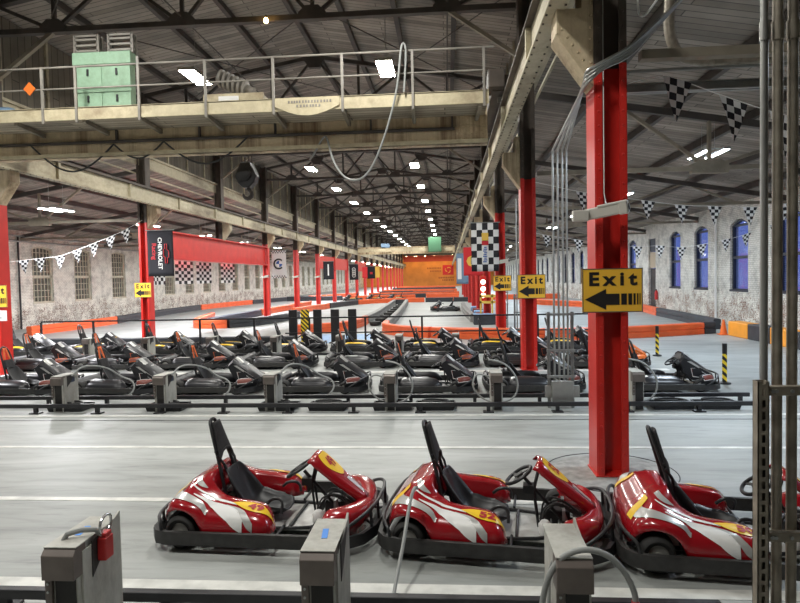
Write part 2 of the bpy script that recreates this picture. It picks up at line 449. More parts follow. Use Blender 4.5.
def window(n, x, y, out, frame, glass, muntin):
    RISE = RISEL if muntin else globals()['RISE']; TOPW = globals()['TOPW']-(.05 if muntin else 0); SILL = SILLL if muntin else globals()['SILL']; WW = WWL if muntin else globals()['WW']
    mb = MB(); xf = x+.16*out; a, b = y-WW/2, y+WW/2; spring = TOPW-RISE
    arc = [(a+WW*i/10, spring+RISE*math.sin(PI*i/10)**.85) for i in range(11)]
    loop = [(a, SILL)] + arc + [(b, SILL)]
    for p, q in zip(loop, loop[1:]+loop[:1]): mb.bar((xf, p[0], p[1]), (xf, q[0], q[1]), .20, .12, up=(1, 0, 0))
    zm = SILL+(TOPW-SILL)*.47
    mb.box(xf-.06, xf+.06, a, b, zm-.06, zm+.06); mb.box(x-.02*out, xf+.1*out, a-.02, b+.02, SILL-.02, SILL+.06)
    if muntin:
        for k in range(1, 6): mb.box(xf-.02, xf+.02, a+WW*k/6-.02, a+WW*k/6+.02, SILL, spring+RISE*.8)
        for k in range(1, 9): mb.box(xf-.02, xf+.02, a, b, SILL+(TOPW-SILL)*k/9-.018, SILL+(TOPW-SILL)*k/9+.018)
    else:
        mb.box(xf-.03, xf+.03, a, b, spring-.05, spring+.05)
    o = struct('window_%d' % n, mb, frame)
    g = MB().prism([(xf+.03*out, p[0], p[1]) for p in loop], (.01*out, 0, 0))
    g.build('pane', glass, o)
for i, y in enumerate(yR): window(i+1, WR, y, 1, M['frameD'], M['glassB'], False)
for i, y in enumerate(yL): window(i+1+len(yR), WL, y, -1, M['frameL'], M['glassL'], True)

# dark door with a tan transom panel and a glazed light over it
d = MB(); d.box(WR+.12, WR+.18, 37.6, 38.8, 0, 2.55)
door = struct('door_1', d, M['door'])
MB().box(WR+.10, WR+.2, 37.55, 38.85, 2.6, 3.55).build('transom_panel', M['tan'], door)
MB().box(WR+.10, WR+.2, 37.55, 38.85, 3.6, 4.35).build('fanlight', M['frameD'], door)
MB().cyl((WR+.05, 38.65, 1.05), (WR+.13, 38.65, 1.05), .03).build('handle', M['chrome'], door)
e = thing('fire_extinguisher', 'red fire extinguisher on the brick wall beside the dark door', 'fire extinguisher', (WR-.1, 37.15, .75))
MB().lathe([(.0, 0), (.085, 0), (.09, .05), (.09, .42), (.06, .5), (.03, .53)], 14).build('bottle', M['extred'], e, smooth=True)
MB().box(-.03, .03, -.02, .02, .53, .6).build('valve', M['black'], e)
MB().tube([(0, 0, .57), (-.1, .05, .5), (-.1, .05, .2)], .012, 6, smooth=1).build('hose', M['black'], e)
MB().box(.06, .1, -.04, .04, .1, .4).build('bracket', M['steel'], e)

struct('wall_back', MB().box(WL-.3, WR+.3, YB-.3, YB, 0, 11), M['backwall'])
ew = struct('wall_front', MB().box(WL-.3, WR+.3, YE, YE+.3, 0, 11), M['orangewall'])
MB().box(XL, XR+1, YE-.03, YE, 6.5, 8.1).build('red_band', M['redband'], ew); MB().box(XL, XR+1, YE-.05, YE, 8.1, 10.9).build('dark_gable', M['truss'], ew)
def wallpt(x0, z0): return lambda x, y: (x0+x, YE-.06, z0+y)
wl = tag(MB().box(-1.3, 1.6, YE-.05, YE-.01, 2.9, 5.5).build('wall_logo', M['logored']), 'square red logo panel on the far orange wall', 'logo')
sw = MB()
for k in range(3):
    a0 = k*2*PI/3+.4
    sw.tube([(.15+.85*math.cos(a0+t*.45)*(1-.1*t), YE-.06, 4.2+.85*math.sin(a0+t*.45)*(1-.1*t)) for t in range(5)], [.06, .1, .12, .1, .04], 6)
sw.build('swirl_mark', M['banneryel'], wl)
lt = MB()
for z, x0, x1 in ((4.5, -5.4, -1.7), (3.7, -4.6, -1.7), (1.95, -2.4, 1.7), (1.3, -1.4, 1.7)):
    x = x0
    while x < x1:
        w = random.uniform(.2, .4); lt.box(x, x+w, YE-.04, YE-.01, z, z+.42); x += w+.16
tag(lt.build('wall_lettering', M['logobrown'], ew), kind='stuff')

# roofs
def roof_z(x): return 10.9-abs(x+4.85)*1.2/6.75
def aisle_z(x): return 7.0-(x-1.9)*1.8/10.3 if x > 0 else 7.0-(-11.6-x)*1.8/10.9
def slab(name, xa, xb, fz):
    mb = MB(); mb.prism([(xa, YB, fz(xa)), (xb, YB, fz(xb)), (xb, YB, fz(xb)+.2), (xa, YB, fz(xa)+.2)], (0, YE-YB, 0))
    return struct(name, mb, M['roof'])
slab('ceiling', XL-.36, -4.85, roof_z); slab('ceiling_nave', -4.85, XR+.36, roof_z)
slab('ceiling_right_aisle', XR+.2, WR+.4, lambda x: 7.0-(x-1.9)*1.8/10.3)
slab('ceiling_left_aisle', WL-.4, XL-.2, lambda x: 7.0-(-11.6-x)*1.8/10.9)
struct('wall_upper_left', MB().box(XL-.36, XL-.26, YB, YE, 7.0, 9.6), M['clere'])
struct('wall_upper_right', MB().box(XR+.26, XR+.36, YB, YE, 7.0, 9.6), M['clere'])
for i, (xw, s) in enumerate(((XL-.26, 1), (XR+.26, -1))):
    mb = MB()
    mb.box(min(xw, xw+.12*s), max(xw, xw+.12*s), YB, YE, 6.85, 7.25); mb.box(min(xw, xw+.2*s), max(xw, xw+.2*s), YB, YE, 7.25, 7.33)
    mb.box(min(xw, xw+.05*s), max(xw, xw+.05*s), YB, YE, 6.5, 6.56)
    k = YB+2
    while k < YE: mb.box(min(xw, xw+.06*s), max(xw, xw+.06*s), k-.05, k+.05, 7.3, 9.7); k += 2
    struct('trim_%d' % (11+i), mb, M['cream'])

# ------------------------------------------------------------------ columns
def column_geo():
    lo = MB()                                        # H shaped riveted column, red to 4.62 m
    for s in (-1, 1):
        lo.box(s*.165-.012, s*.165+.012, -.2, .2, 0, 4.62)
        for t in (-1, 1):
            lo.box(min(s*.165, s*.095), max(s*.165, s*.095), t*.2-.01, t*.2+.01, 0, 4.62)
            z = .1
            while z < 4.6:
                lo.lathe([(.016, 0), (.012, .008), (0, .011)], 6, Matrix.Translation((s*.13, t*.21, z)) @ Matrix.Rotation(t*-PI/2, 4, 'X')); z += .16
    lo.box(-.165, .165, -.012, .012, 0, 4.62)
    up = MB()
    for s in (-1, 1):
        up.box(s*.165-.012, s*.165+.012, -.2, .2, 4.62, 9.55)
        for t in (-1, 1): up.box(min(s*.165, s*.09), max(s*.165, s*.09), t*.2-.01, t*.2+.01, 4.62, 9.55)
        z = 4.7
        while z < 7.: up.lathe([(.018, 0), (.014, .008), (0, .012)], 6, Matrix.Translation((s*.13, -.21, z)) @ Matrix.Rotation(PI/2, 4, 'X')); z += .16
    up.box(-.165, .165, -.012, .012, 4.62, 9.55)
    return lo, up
lo, up = column_geo()
def bracket_geo(s):
    b = MB()                                         # riveted gusset that carries the crane girder, on side s
    for t in (-.16, .16):
        b.prism([(s*.165, t-.01, 4.42), (s*.165, t-.01, 5.62), (s*.30, t-.01, 5.62), (s*.30, t-.01, 5.25), (s*.56, t-.01, 5.25), (s*.56, t-.01, 4.98)], (0, .02, 0))
        for k in range(6): b.lathe([(.018, 0), (.013, .01), (0, .013)], 6, Matrix.Translation((s*(.23+.058*k), t-.012, 4.60+.085*k)) @ Matrix.Rotation(PI/2, 4, 'X'))
        for k in range(6): b.lathe([(.018, 0), (.013, .01), (0, .013)], 6, Matrix.Translation((s*.205, t-.012, 4.65+.13*k)) @ Matrix.Rotation(PI/2, 4, 'X'))
    b.bar((s*.17, 0, 4.40), (s*.575, 0, 4.98), .36, .03, up=(0, 0, 1))
    b.box(min(s*.545, s*.575), max(s*.545, s*.575), -.18, .18, 4.97, 5.25)
    return b
proto = None
WHERE_R = ['nearest red steel column, carrying the big Exit sign', 'red steel column beside the nearest conduit rack, carrying a smaller Exit sign', 'red steel column behind the big chequered banner',
           'red steel column with three round signal lamps on its front']
WHERE_L = ['red steel column cut by the left edge of the picture, with a white notice', 'red steel column beside the black and red car banner']
cr = None; cl = None
for i, y in enumerate(BAY):
    for x, s in ((XR, -1), (XL, 1)):
        if s == 1 and abs(y-31.3) < .1 or s == 1 and i == 0 or s == -1 and i > 9: continue
        if s == -1: lab = WHERE_R[i] if i < 4 else 'red steel column in the right hand row, %s from the camera' % ORD[i]
        else:
            j = i-1 if i < 3 else i-2
            lab = WHERE_L[j] if j < 2 else 'red steel column in the left hand row, %s from the left edge' % ORD[j]
        src = cr if s == -1 else cl
        if src is None:
            src = thing('steel_column', lab, 'column', (x-(.12 if s == -1 else 0), y, 0), 0, 'red columns along the hall', 'thing')
            if proto is None:
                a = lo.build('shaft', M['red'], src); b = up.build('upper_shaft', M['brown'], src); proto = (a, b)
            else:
                for o in proto: c = o.copy(); COL.objects.link(c); c.parent = src
            bracket_geo(s).build('bracket', M['craneface'], src)
            bp = MB().box(-.19, .19, -.22, .22, 0, .02).build('base_plate', M['red'], src)
            if s == -1: cr = src
            else: cl = src
        else: cached_dup(src, (x, y, 0), 0, lab)
# the removed left column: its upper post stands on a red transfer girder
g = thing('transfer_girder', 'long red steel girder spanning between two left hand columns', 'girder', (XL, 31.3, 0), kind='thing')
gm = MB().box(-.03, .03, -7.8, 7.8, 3.35, 4.4); gm.box(-.2, .2, -7.8, 7.8, 4.4, 4.45); gm.box(-.2, .2, -7.8, 7.8, 3.28, 3.35)
gm.build('web', M['red'], g)
gp = MB()
for s in (-1, 1): gp.box(s*.165-.012, s*.165+.012, -.2, .2, 4.45, 9.55)
gp.box(-.165, .165, -.012, .012, 4.45, 9.55); gp.build('post', M['brown'], g)
bracket_geo(1).build('bracket', M['cream'], g)
# further red panels high between the far left columns
for i, (y0, y1) in enumerate(((55.6, 63.), (63.6, 71.), (79.6, 87.))):
    tag(MB().box(XL-.1, XL+.1, y0, y1, 3.3, 4.5).build('transfer_girder', M['red']), 'deep red girder high between far left columns, %s from the camera' % ORD[i], 'girder', 'far red girders between columns', 'thing')

# crane rail girders along both column rows
def rail_girder(name, x, lab):
    t = thing(name, lab, 'girder', (x, 0, 0), kind='thing')
    m = MB().box(-.02, .02, YB, YE, 5.27, 5.78); m.box(-.11, .11, YB, YE, 5.245, 5.275)
    for s in (-1, 1):
        m.box(s*.07-.04, s*.07+.04, YB, YE, 5.275, 5.29)
    y = YB+1
    while y < YE: m.box(-.10, .10, y-.05, y+.05, 5.28, 5.77); y += 4
    m.build('web', M['cream'], t)
    f = MB().box(-.12, .12, YB, YE, 5.78, 5.81); f.build('top_flange', M['brown'], t)
    MB().box(-.035, .035, YB, YE, 5.81, 5.88).build('rail', M['brown'], t)
    rv = MB(); y = 5.
    while y < 45:
        for s in (-1, 1): rv.box(s*.085-.012, s*.085+.012, y-.012, y+.012, 5.232, 5.246)
        y += .25
    tag(rv.build('rivet_row', M['brown'], t), kind='stuff')
rail_girder('crane_girder', XL+.6, 'long cream crane girder carried on the left hand columns')
rail_girder('crane_girder', XR-.7, 'long cream crane girder carried on the right hand columns')

# ------------------------------------------------------------------ roof trusses and purlins
def members(t, name, m, segs, w, h=None):
    for p, q in segs: MB().bar(p, q, w, h).build(name, m, t)
def nave_truss(y, lab, src=[]):
    if src: return cached_dup(src[0], (0, y, 0), 0, lab)
    t = thing('roof_truss', lab, 'roof truss', (0, y, 0), 0, 'roof trusses over the middle hall', 'thing'); src.append(t)
    ZB = 8.75; P = [-9.85, -6.5, -3.2, .1]; xa, xb = XL+.22, XR-.22; rz_ = lambda x: roof_z(x)-.26
    MB().bar((xa, 0, ZB), (xb, 0, ZB), .17, .13).build('bottom_chord', M['truss'], t)
    members(t, 'top_chord', M['truss'], [((xa, 0, rz_(xa)), (-4.85, 0, rz_(-4.85))), ((-4.85, 0, rz_(-4.85)), (xb, 0, rz_(xb)))], .18, .14)
    top = [xa, -8.2, -4.85, -1.5, xb]
    for i, p in enumerate(P):
        members(t, 'web_member', M['truss'], [((p, 0, ZB), (p, 0, rz_(p)))], .09)
        members(t, 'web_member', M['truss'], [((p, 0, ZB), (q, 0, rz_(q))) for q in (top[i], top[i+1])], .10, .08)
    for p in P: MB().prism([(p-.34, -.10, ZB-.07), (p+.34, -.10, ZB-.07), (p+.34, -.10, ZB+.1), (p+.16, -.10, ZB+.26), (p-.16, -.10, ZB+.26), (p-.34, -.10, ZB+.1)], (0, .2, 0)).build('gusset', M['truss'], t)
    for q in top[1:4]: z = rz_(q); MB().prism([(q-.45, -.10, z-.02), (q+.45, -.10, z-.02), (q+.2, -.10, z-.4), (q-.2, -.10, z-.4)], (0, .2, 0)).build('gusset', M['truss'], t)
    members(t, 'knee_brace', M['trusslt'], [((P[0], 0, ZB), (XL+.22, 0, 7.6)), ((P[3], 0, ZB), (XR-.22, 0, 7.6))], .11, .09)
    return t
for i, y in enumerate(BAY[:11]): nave_truss(y, 'dark roof truss over the middle hall, %s from the camera' % ORD[i])
def far_truss(y, lab, src=[]):
    if src: return cached_dup(src[0], (0, y, 0), 0, lab)
    m = MB(); ZB = 8.75; P = [-9.85, -6.5, -3.2, .1]; xa, xb = XL+.22, XR-.22; rz_ = lambda x: roof_z(x)-.26
    m.bar((xa, 0, ZB), (xb, 0, ZB), .17, .13).bar((xa, 0, rz_(xa)), (-4.85, 0, rz_(-4.85)), .18, .14).bar((-4.85, 0, rz_(-4.85)), (xb, 0, rz_(xb)), .18, .14)
    top = [xa, -8.2, -4.85, -1.5, xb]
    for i, p in enumerate(P):
        for q in (p, top[i], top[i+1]): m.bar((p, 0, ZB), (q, 0, rz_(q)), .10, .08)
    m.bar((P[0], 0, ZB), (xa, 0, 7.6), .11, .09).bar((P[3], 0, ZB), (xb, 0, 7.6), .11, .09)
    o = tag(m.build('roof_truss', M['truss'], loc=(0, y, 0)), lab, 'roof truss', 'roof trusses over the middle hall', 'thing'); src.append(o); return o
for i, y in enumerate(BAY[11:]): far_truss(y, 'dark roof truss over the middle hall, %s from the camera' % ORD[i+11])
def aisle_truss(x0, x1, y, lab, src={}):
    k = x0 > 0
    if k in src: return cached_dup(src[k], (0, y, 0), 0, lab)
    t = thing('aisle_truss', lab, 'roof truss', (0, y, 0), 0, 'roof trusses over the side aisles', 'thing'); src[k] = t
    Z = 4.75; d = 1 if k else -1; g = x0+d*4.0; f = lambda x: aisle_z(x)-.32
    MB().bar((x0, 0, Z), (x1, 0, Z), .14, .10).build('bottom_chord', M['trusslt'], t)
    MB().bar((x0, 0, f(x0)), (x1, 0, f(x1)), .12, .16).build('top_chord', M['truss'], t)
    members(t, 'web_member', M['trusslt'], [((g, 0, Z), (g, 0, f(g))), ((g, 0, Z), (x0+d*1.9, 0, f(x0+d*1.9))), ((g, 0, Z), (x0+d*6.4, 0, f(x0+d*6.4))), ((x0+d*6.4, 0, f(x0+d*6.4)), (x0+d*8.2, 0, Z))], .10, .07)
    gs = MB().prism([(g-.42, -.09, Z-.12), (g+.42, -.09, Z-.12), (g+.42, -.09, Z+.1), (g+.22, -.09, Z+.2), (g-.22, -.09, Z+.2), (g-.42, -.09, Z+.1)], (0, .18, 0))
    for a in range(5): gs.lathe([(.02, 0), (.012, .012), (0, .015)], 6, Matrix.Translation((g-.32+a*.16, -.09, Z-.05)) @ Matrix.Rotation(PI/2, 4, 'X'))
    gs.build('gusset', M['trusslt'], t)
    return t
for i, y in enumerate(BAY[:10]):
    aisle_truss(XR+.26, WR-.02, y, 'tan roof truss over the right hand aisle, %s from the camera' % ORD[i])
    aisle_truss(XL-.26, WL+.02, y, 'tan roof truss over the left hand aisle, %s from the camera' % ORD[i])
PX = [-10.3, -8.3, -6.55, -4.75, -3.1, -1.42, .3]
for i, x in enumerate(PX):
    z = roof_z(x)-.02
    m = MB().box(x-.07, x-.03, YB, YE, z-.16, z-.0); m.box(x+.03, x+.07, YB, YE, z-.16, z-.0); m.box(x-.07, x+.07, YB, YE, z-.18, z-.16)
    tag(m.build('roof_purlin', M['truss']), 'long roof purlin over the middle hall, %s from the left' % ORD[i], 'purlin', 'roof purlins', 'thing')
for side, xs in (('right', [3.6, 5.4, 7.2, 9., 10.8]), ('left', [-13.4, -15.2, -17., -18.8, -20.6])):
    for i, x in enumerate(xs):
        z = aisle_z(x)-.02
        tag(MB().box(x-.06, x+.06, YB, YE, z-.2, z-.01).build('roof_purlin', M['truss']), 'long purlin under the %s aisle roof, %s from the columns' % (side, ORD[i]), 'purlin', 'roof purlins', 'thing')
# thin sway rods crossing under the nave roof
for i, (y0, y1) in enumerate(zip(BAY[:5], BAY[1:6])):
    t = thing('sway_rod_set', 'thin crossed sway rods under the roof, %s bay from the camera' % ORD[i], 'brace rods', (0, 0, 0), 0, 'roof sway rods', 'thing')
    for xa, xb in ((-9.85, -3.2), (-3.2, -9.85), (-3.2, 1.5), (1.5, -3.2)): MB().tube([(xa, y0+.12, 9.05), (xb, y1-.12, 9.05)], .016, 5).build('sway_rod', M['truss'], t)
    for xa in (-6.5, .1): MB().tube([(xa, y0+.12, 8.9), (xa, y1-.12, 8.9)], .02, 5).build('tie_rod', M['truss'], t)

# ------------------------------------------------------------------ lamps
def high_bay(x, y, lab, src=[None]):
    if src[0] is not None: return cached_dup(src[0], (x, y, 8.3), 0, lab)
    t = thing('ceiling_lamp', lab, 'lamp', (x, y, 8.3), 0, 'white lamps over the middle hall'); src[0] = t
    MB().box(-.24, .24, -.70, .70, .015, .10).build('housing', M['railst'], t)
    MB().add([(-.22, -.68, .01), (.22, -.68, .01), (.22, .68, .01), (-.22, .68, .01)], [(3, 2, 1, 0)]).build('diffuser', M['lampN'], t, recalc=False)
    MB().tube([(-.2, 0, .1), (0, 0, .5), (.2, 0, .1)], .008, 5).tube([(0, 0, .5), (0, 0, 1.6)], .008, 5).build('hanger', M['railst'], t)
    return t
k = 0
for j in range(20):
    y = 18.0+7.75*(j-2)
    for x, s in ((-7.3, 'left'), (-1.67, 'right')):
        high_bay(x, y, 'bright white square lamp, %s row, %s along the hall' % (s, ORD[j]))
def strip_lamp(x, y, z, lab, src={}, m='lampA'):
    if m in src: return cached_dup(src[m], (x, y, z), 0, lab)
    t = thing('strip_lamp', lab, 'lamp', (x, y, z), 0, 'cool white twin strip lamps in the aisles'); src[m] = t
    for s in (-.22, .22):
        MB().box(s-.07, s+.07, -.62, .62, .01, .07).build('housing', M['steel'], t)
        MB().add([(s-.06, -.6, .005), (s+.06, -.6, .005), (s+.06, .6, .005), (s-.06, .6, .005)], [(3, 2, 1, 0)]).build('tube', M[m], t, recalc=False)
    MB().tube([(0, -.4, .07), (0, -.4, .9)], .006, 5).tube([(0, .4, .07), (0, .4, .9)], .006, 5).box(-.2, .2, -.42, -.38, .06, .08).box(-.2, .2, .38, .42, .06, .08).build('hanger', M['steel'], t)
    return t
for j in range(19):
    strip_lamp(6.75, 16.7+8*(j-1), 5.32, 'cool white twin strip lamp over the right aisle, %s from the camera' % ORD[j])
for j, y in enumerate((13., 20.8, 27.5, 33.8, 41.5, 49.5, 57.5, 65.5, 73.5, 81.5, 90., 98., 106., 114., 122., 130., 138., 146., 154.)):
    strip_lamp(-13.6, y, 4.9, 'cool white twin strip lamp over the left aisle, %s from the camera' % ORD[j], m='lampL')
b = thing('warm_bulb', 'tiny warm glowing bulb below the nearest big roof truss', 'bulb', (-4.3, 15.05, 8.62))
MB().lathe([(0, -.07), (.05, -.04), (.06, 0), (.04, .06)], 10).build('glow_bulb', M['bulb'], b, smooth=True)
MB().cyl((0, 0, .05), (0, 0, .13), .03).build('socket', M['brown'], b)
for i, x in enumerate((-19.5, -15., -10.6, -8.2, -5.8, -3.4, -1., 1.2, 6.)):  # added lights, put in to make the orange end wall glow
    fl = thing('added_wall_light', 'warm fill light added to brighten the far orange wall, %s from the left' % ORD[i], 'lamp', (x, YE-3., 7.9 if -12 < x < 2 else 5.2), 0, 'lights added to brighten the orange wall')
    MB().box(-.2, .2, -.1, .1, .02, .16).build('housing', M['brown'], fl)
    MB().add([(-.18, -.08, .01), (.18, -.08, .01), (.18, .08, .01), (-.18, .08, .01)], [(3, 2, 1, 0)]).build('lens', M['wallfill'], fl, recalc=False)

# ------------------------------------------------------------------ overhead crane
def crane_bridge(y, lab, full=True):
    c = thing('overhead_crane', lab, 'crane', (0, y, 0))
    xa, xb = -11.0, 1.15
    g = MB().box(xa+.2, xb-.25, 1.0, 1.04, 5.2, 6.05); g.box(xa+.2, xb-.25, .9, 1.2, 5.14, 5.2); g.box(xa+.2, xb-.25, .9, 1.2, 6.05, 6.1)
    g.box(xb-.95, xb-.25, .97, 1.0, 5.22, 5.40); g.box(xb-.95, xb-.25, .97, 1.0, 5.5, 5.75)
    for kx in range(8):
        for z in (5.26, 5.36, 5.55, 5.7): g.lathe([(.02, 0), (.014, .012), (0, .015)], 6, Matrix.Translation((xb-.9+.08*kx, .97, z)) @ Matrix.Rotation(PI/2, 4, 'X'))
    g.build('main_girder', M['craneface'], c)
    MB().box(xa+.2, xb-.25, .86, .98, 5.14, 5.22).build('girder_flange', M['channel'], c)
    g2 = MB().box(xa+.2, xb-.25, 3.4, 3.44, 5.62, 6.05); g2.box(xa+.2, xb-.25, 3.3, 3.55, 6.05, 6.1); g2.build('rear_girder', M['craneface'], c)
    for x in (xb, xa):
        e = MB().box(x-.2, x+.2, .1, 4.3, 5.98, 6.3).build('end_truck', M['brown'], c, bevel=.02)
        for yy in (.6, 3.8):
            MB().cyl((x-.06, yy, 5.99), (x+.06, yy, 5.99), .11, 14).build('wheel', M['railst'], e)
    if not full:
        MB().box(xa+.3, xb-.3, .0, .06, 5.4, 5.85).build('walkway_channel', M['channel'], c)
        return c
    MB().box(xa+.2, xb-.28, -.03, .03, 5.72, 5.97).box(xa+.2, xb-.28, -.03, .12, 5.95, 5.98).build('walkway_channel', M['channel'], c)
    MB().box(xa+.2, xb-.3, .0, 1.02, 5.74, 5.78).build('walkway_boards', M['board'], c)
    for x in (.7, -.63, -2.04, -3.45, -4.86, -6.27, -7.5, -9.0): MB().bar((x, .02, 5.70), (x-.03, .99, 5.66), .07, .09).build('floor_bearer', M['trusslt'], c)
    MB().box(xa+.4, .2, .92, .96, 5.44, 5.50).build('conductor_bar', M['truss'], c)
    for x in (.15, -1.6, -3.7, -5.4, -7.3): MB().box(x-.02, x+.02, .9, .97, 5.48, 5.72).build('bar_hanger', M['truss'], c)
    posts = [.78, -.63, -2.04, -3.45, -4.86, -6.27, -7.62, -8.35, -9.8]
    for i, x in enumerate(posts):
        MB().box(x-.025, x+.025, -.06, -.02, 5.66, 6.82 if i != 5 else 6.95).build('rail_post', M['railst'], c)
    MB().cyl((xa+.3, -.04, 6.80), (.98, -.04, 6.80), .022, 8).build('top_rail', M['railst'], c)
    MB().cyl((xa+.3, -.04, 6.36), (.80, -.04, 6.36), .018, 8).build('mid_rail', M['railst'], c)
    sp = MB(); n = 14; out = [(-3.42+1.32*i/n, -.06, 5.80-.19*math.sin(PI*i/n)) for i in range(n+1)] + [(-2.1, -.06, 5.96), (-3.42, -.06, 5.96)]
    sp.prism(out, (0, .03, 0)); sign = sp.build('name_plate', M['channel'], c)
    rl = MB()
    for row, (xs, xe) in enumerate(((-3.15, -2.3), (-2.98, -2.5))):
        x = xs
        while x < xe: rl.box(x, x+.035, -.066, -.058, 5.86-.085*row, 5.91-.085*row); x += random.uniform(.05, .075)
    tag(rl.build('worn_relief', M['railst'], sign), kind='stuff')
    eb = MB().box(.86, 1.18, -.1, .5, 6.0, 6.36); eb.build('operator_box', M['brown'], c, bevel=.02)
    d = MB()
    for zz in (1.9, 3.0): d.box(-5.3, -3.95, zz-.06, zz+.06, 6.12, 6.42)
    d.box(-5.3, -5.2, 1.0, 3.5, 6.1, 6.38); d.box(-4.05, -3.95, 1.0, 3.5, 6.1, 6.38); d.box(-5.3, -3.95, .95, 1.02, 6.12, 6.42)
    tr = d.build('trolley_frame', M['channel'], c)
    MB().box(-4.95, -4.5, .93, .95, 6.18, 6.36).build('motor_plate', M['white'], tr)
    dm = MB()
    for k in range(6):
        a = V((-5.15+.11*k, 1.6, 6.98-.055*k)); dm.lathe([(.10, 0), (.2, .01), (.2, .07), (.1, .08)], 20, Matrix.Translation(a) @ Matrix.Rotation(PI/2+.25, 4, 'Y'))
    dm.cyl((-5.2, 1.6, 7.0), (-4.35, 1.6, 6.62), .1, 16); dm.build('hoist_motor', M['railst'], c)
    rp = MB()
    for dx in (-.12, -.04, .04, .12): rp.cyl((-4.7+dx, 2.0, 5.1), (-4.7+dx, 2.0, 6.2), .012, 5)
    rp.build('hoist_rope', M['truss'], c)
    hb = MB()
    hb.prism([(-4.82, 1.85, 5.1), (-4.58, 1.85, 5.1), (-4.44, 1.85, 4.78), (-4.5, 1.85, 4.62), (-4.62, 1.85, 4.5), (-4.78, 1.85, 4.5), (-4.9, 1.85, 4.62), (-4.96, 1.85, 4.78)], (0, .3, 0))
    blk = hb.build('hook_block', M['black'], c, bevel=.03)
    MB().cyl((-4.7, 1.8, 4.8), (-4.7, 2.2, 4.8), .14, 18).build('sheave_cap', M['black'], blk)
    MB().tube([(-4.7+.0, 2., 4.5), (-4.62, 2., 4.42), (-4.6, 2., 4.32), (-4.68, 2., 4.25), (-4.78, 2., 4.28), (-4.81, 2., 4.37)], [.05, .05, .055, .05, .04, .02], 8, smooth=1).build('hook', M['truss'], blk, smooth=True)
    return c
crane = crane_bridge(12.5, 'near overhead crane bridge with cream walkway, railing and hook block')
far = crane_bridge(74, 'distant overhead crane bridge near the orange end wall', False)
MB().box(-7.9, -6.9, .3, 1.0, 6.0, 6.5).build('trolley_frame', M['bannerblue'], far)
far.scale = (1, 1, .94); far.location.z = .36
fg = thing('crane_cabinet', 'dark green cabinet hanging on the distant crane', 'cabinet', (-1.45, 73.75, 5.3))
MB().box(-.78, .78, -.35, .2, 0, 1.75).build('body', M['dgreen'], fg, bevel=.02)
for s in (-1, 1): MB().box(s*.39-.36, s*.39+.36, -.37, -.35, .1, 1.6).build('door', M['dgreen'], fg)

cb = thing('switch_cabinet', 'pale green switch cabinet standing on the near crane walkway', 'cabinet', (-7.3, 12.95, 5.98))
MB().box(-.62, .60, 0, .25, 0, 1.26).box(-.66, .64, -.03, .28, 1.02, 1.28).build('body', M['green'], cb, bevel=.01)
for k, (z0, z1) in enumerate(((.05, .42), (.50, .98))):
    for s in (-1, 1):
        dd = MB().box(s*.32-.30, s*.32+.30, -.02, 0, z0, z1).build('door', M['green'], cb, bevel=.006)
        MB().box(s*.32-.02, s*.32+.02, -.045, -.02, z1-.2, z1-.06).build('latch', M['black'], dd)
MB().box(-.64, .64, -.035, 0, .43, .49).build('middle_strip', M['green'], cb)
for s in (-1, 1):
    r = MB()
    for x in (s*.38-.26, s*.38+.26): r.box(x-.025, x+.025, .05, .1, 1.26, 1.68); r.box(x-.025, x+.025, .2, .25, 1.26, 1.68)
    for z in (1.34, 1.46, 1.58, 1.66): r.box(s*.38-.26, s*.38+.26, .05, .1, z-.02, z+.02); r.box(s*.38-.26, s*.38+.26, .2, .25, z-.02, z+.02); r.box(s*.38-.22, s*.38+.22, .1, .2, z-.012, z+.012)
    r.build('resistor_rack', M['railst'], cb)
pl = thing('warning_plate', 'small orange diamond plate on the crane railing', 'sign', (-8.6, 12.42, 6.38))
MB().prism([(-.13, 0, 0), (0, 0, -.14), (.13, 0, 0), (0, 0, .14)], (0, .02, 0)).build('plate', M['kartorange'], pl)
tp = tag(MB().grid(lambda u, v: (-10.7+1.55*u, 12.6+.45*v, 5.99+.17*math.sin(PI*v)*(.75+.25*math.sin(9*u))*math.sin(PI*u)**.3+.02), 16, 6).build('folded_tarp', M['bannerblue'], smooth=True, solid=.01), 'blue grey folded tarp lying on the crane walkway', 'tarp')
# cables hung from the crane
def cable(name, pts, r, m, label, cat, group=None, parent=None, smooth=3, n=7):
    o = MB().tube(pts, r, n, smooth=smooth).build(name, m, parent, smooth=True)
    if parent is None: tag(o, label, cat, group)
    return o
cable('crane_hose', [(-.80, 12.4, 5.98), (-.74, 12.4, 6.7), (-.76, 12.38, 6.92), (-.84, 12.36, 6.9), (-.92, 12.35, 6.0), (-1.25, 12.5, 5.0), (-1.62, 12.7, 4.35), (-2.05, 12.8, 4.32), (-2.35, 12.9, 4.75), (-2.5, 13.2, 5.3), (-2.62, 13.4, 5.42), (-2.8, 13.4, 5.1), (-2.95, 13.4, 4.9)], .022, M['cable'], 'long pale hose looped over the crane railing and hanging below it', 'hose')
sw = [(-9.3, 5.45), (-7.35, 5.40), (-6.2, 5.42), (-4.3, 5.45)]
for i, ((xa, za), (xb, zb), dip) in enumerate(zip(sw, sw[1:], (.62, .35, .55))):
    cable('hanging_cable', [(xa+(xb-xa)*k/6, 13.38, za+(zb-za)*k/6-dip*math.sin(PI*k/6)) for k in range(7)], .02, M['cabledark'], 'dark cable sagging below the crane girder, %s from the left' % ORD[i], 'cable', 'cables sagging under the crane')

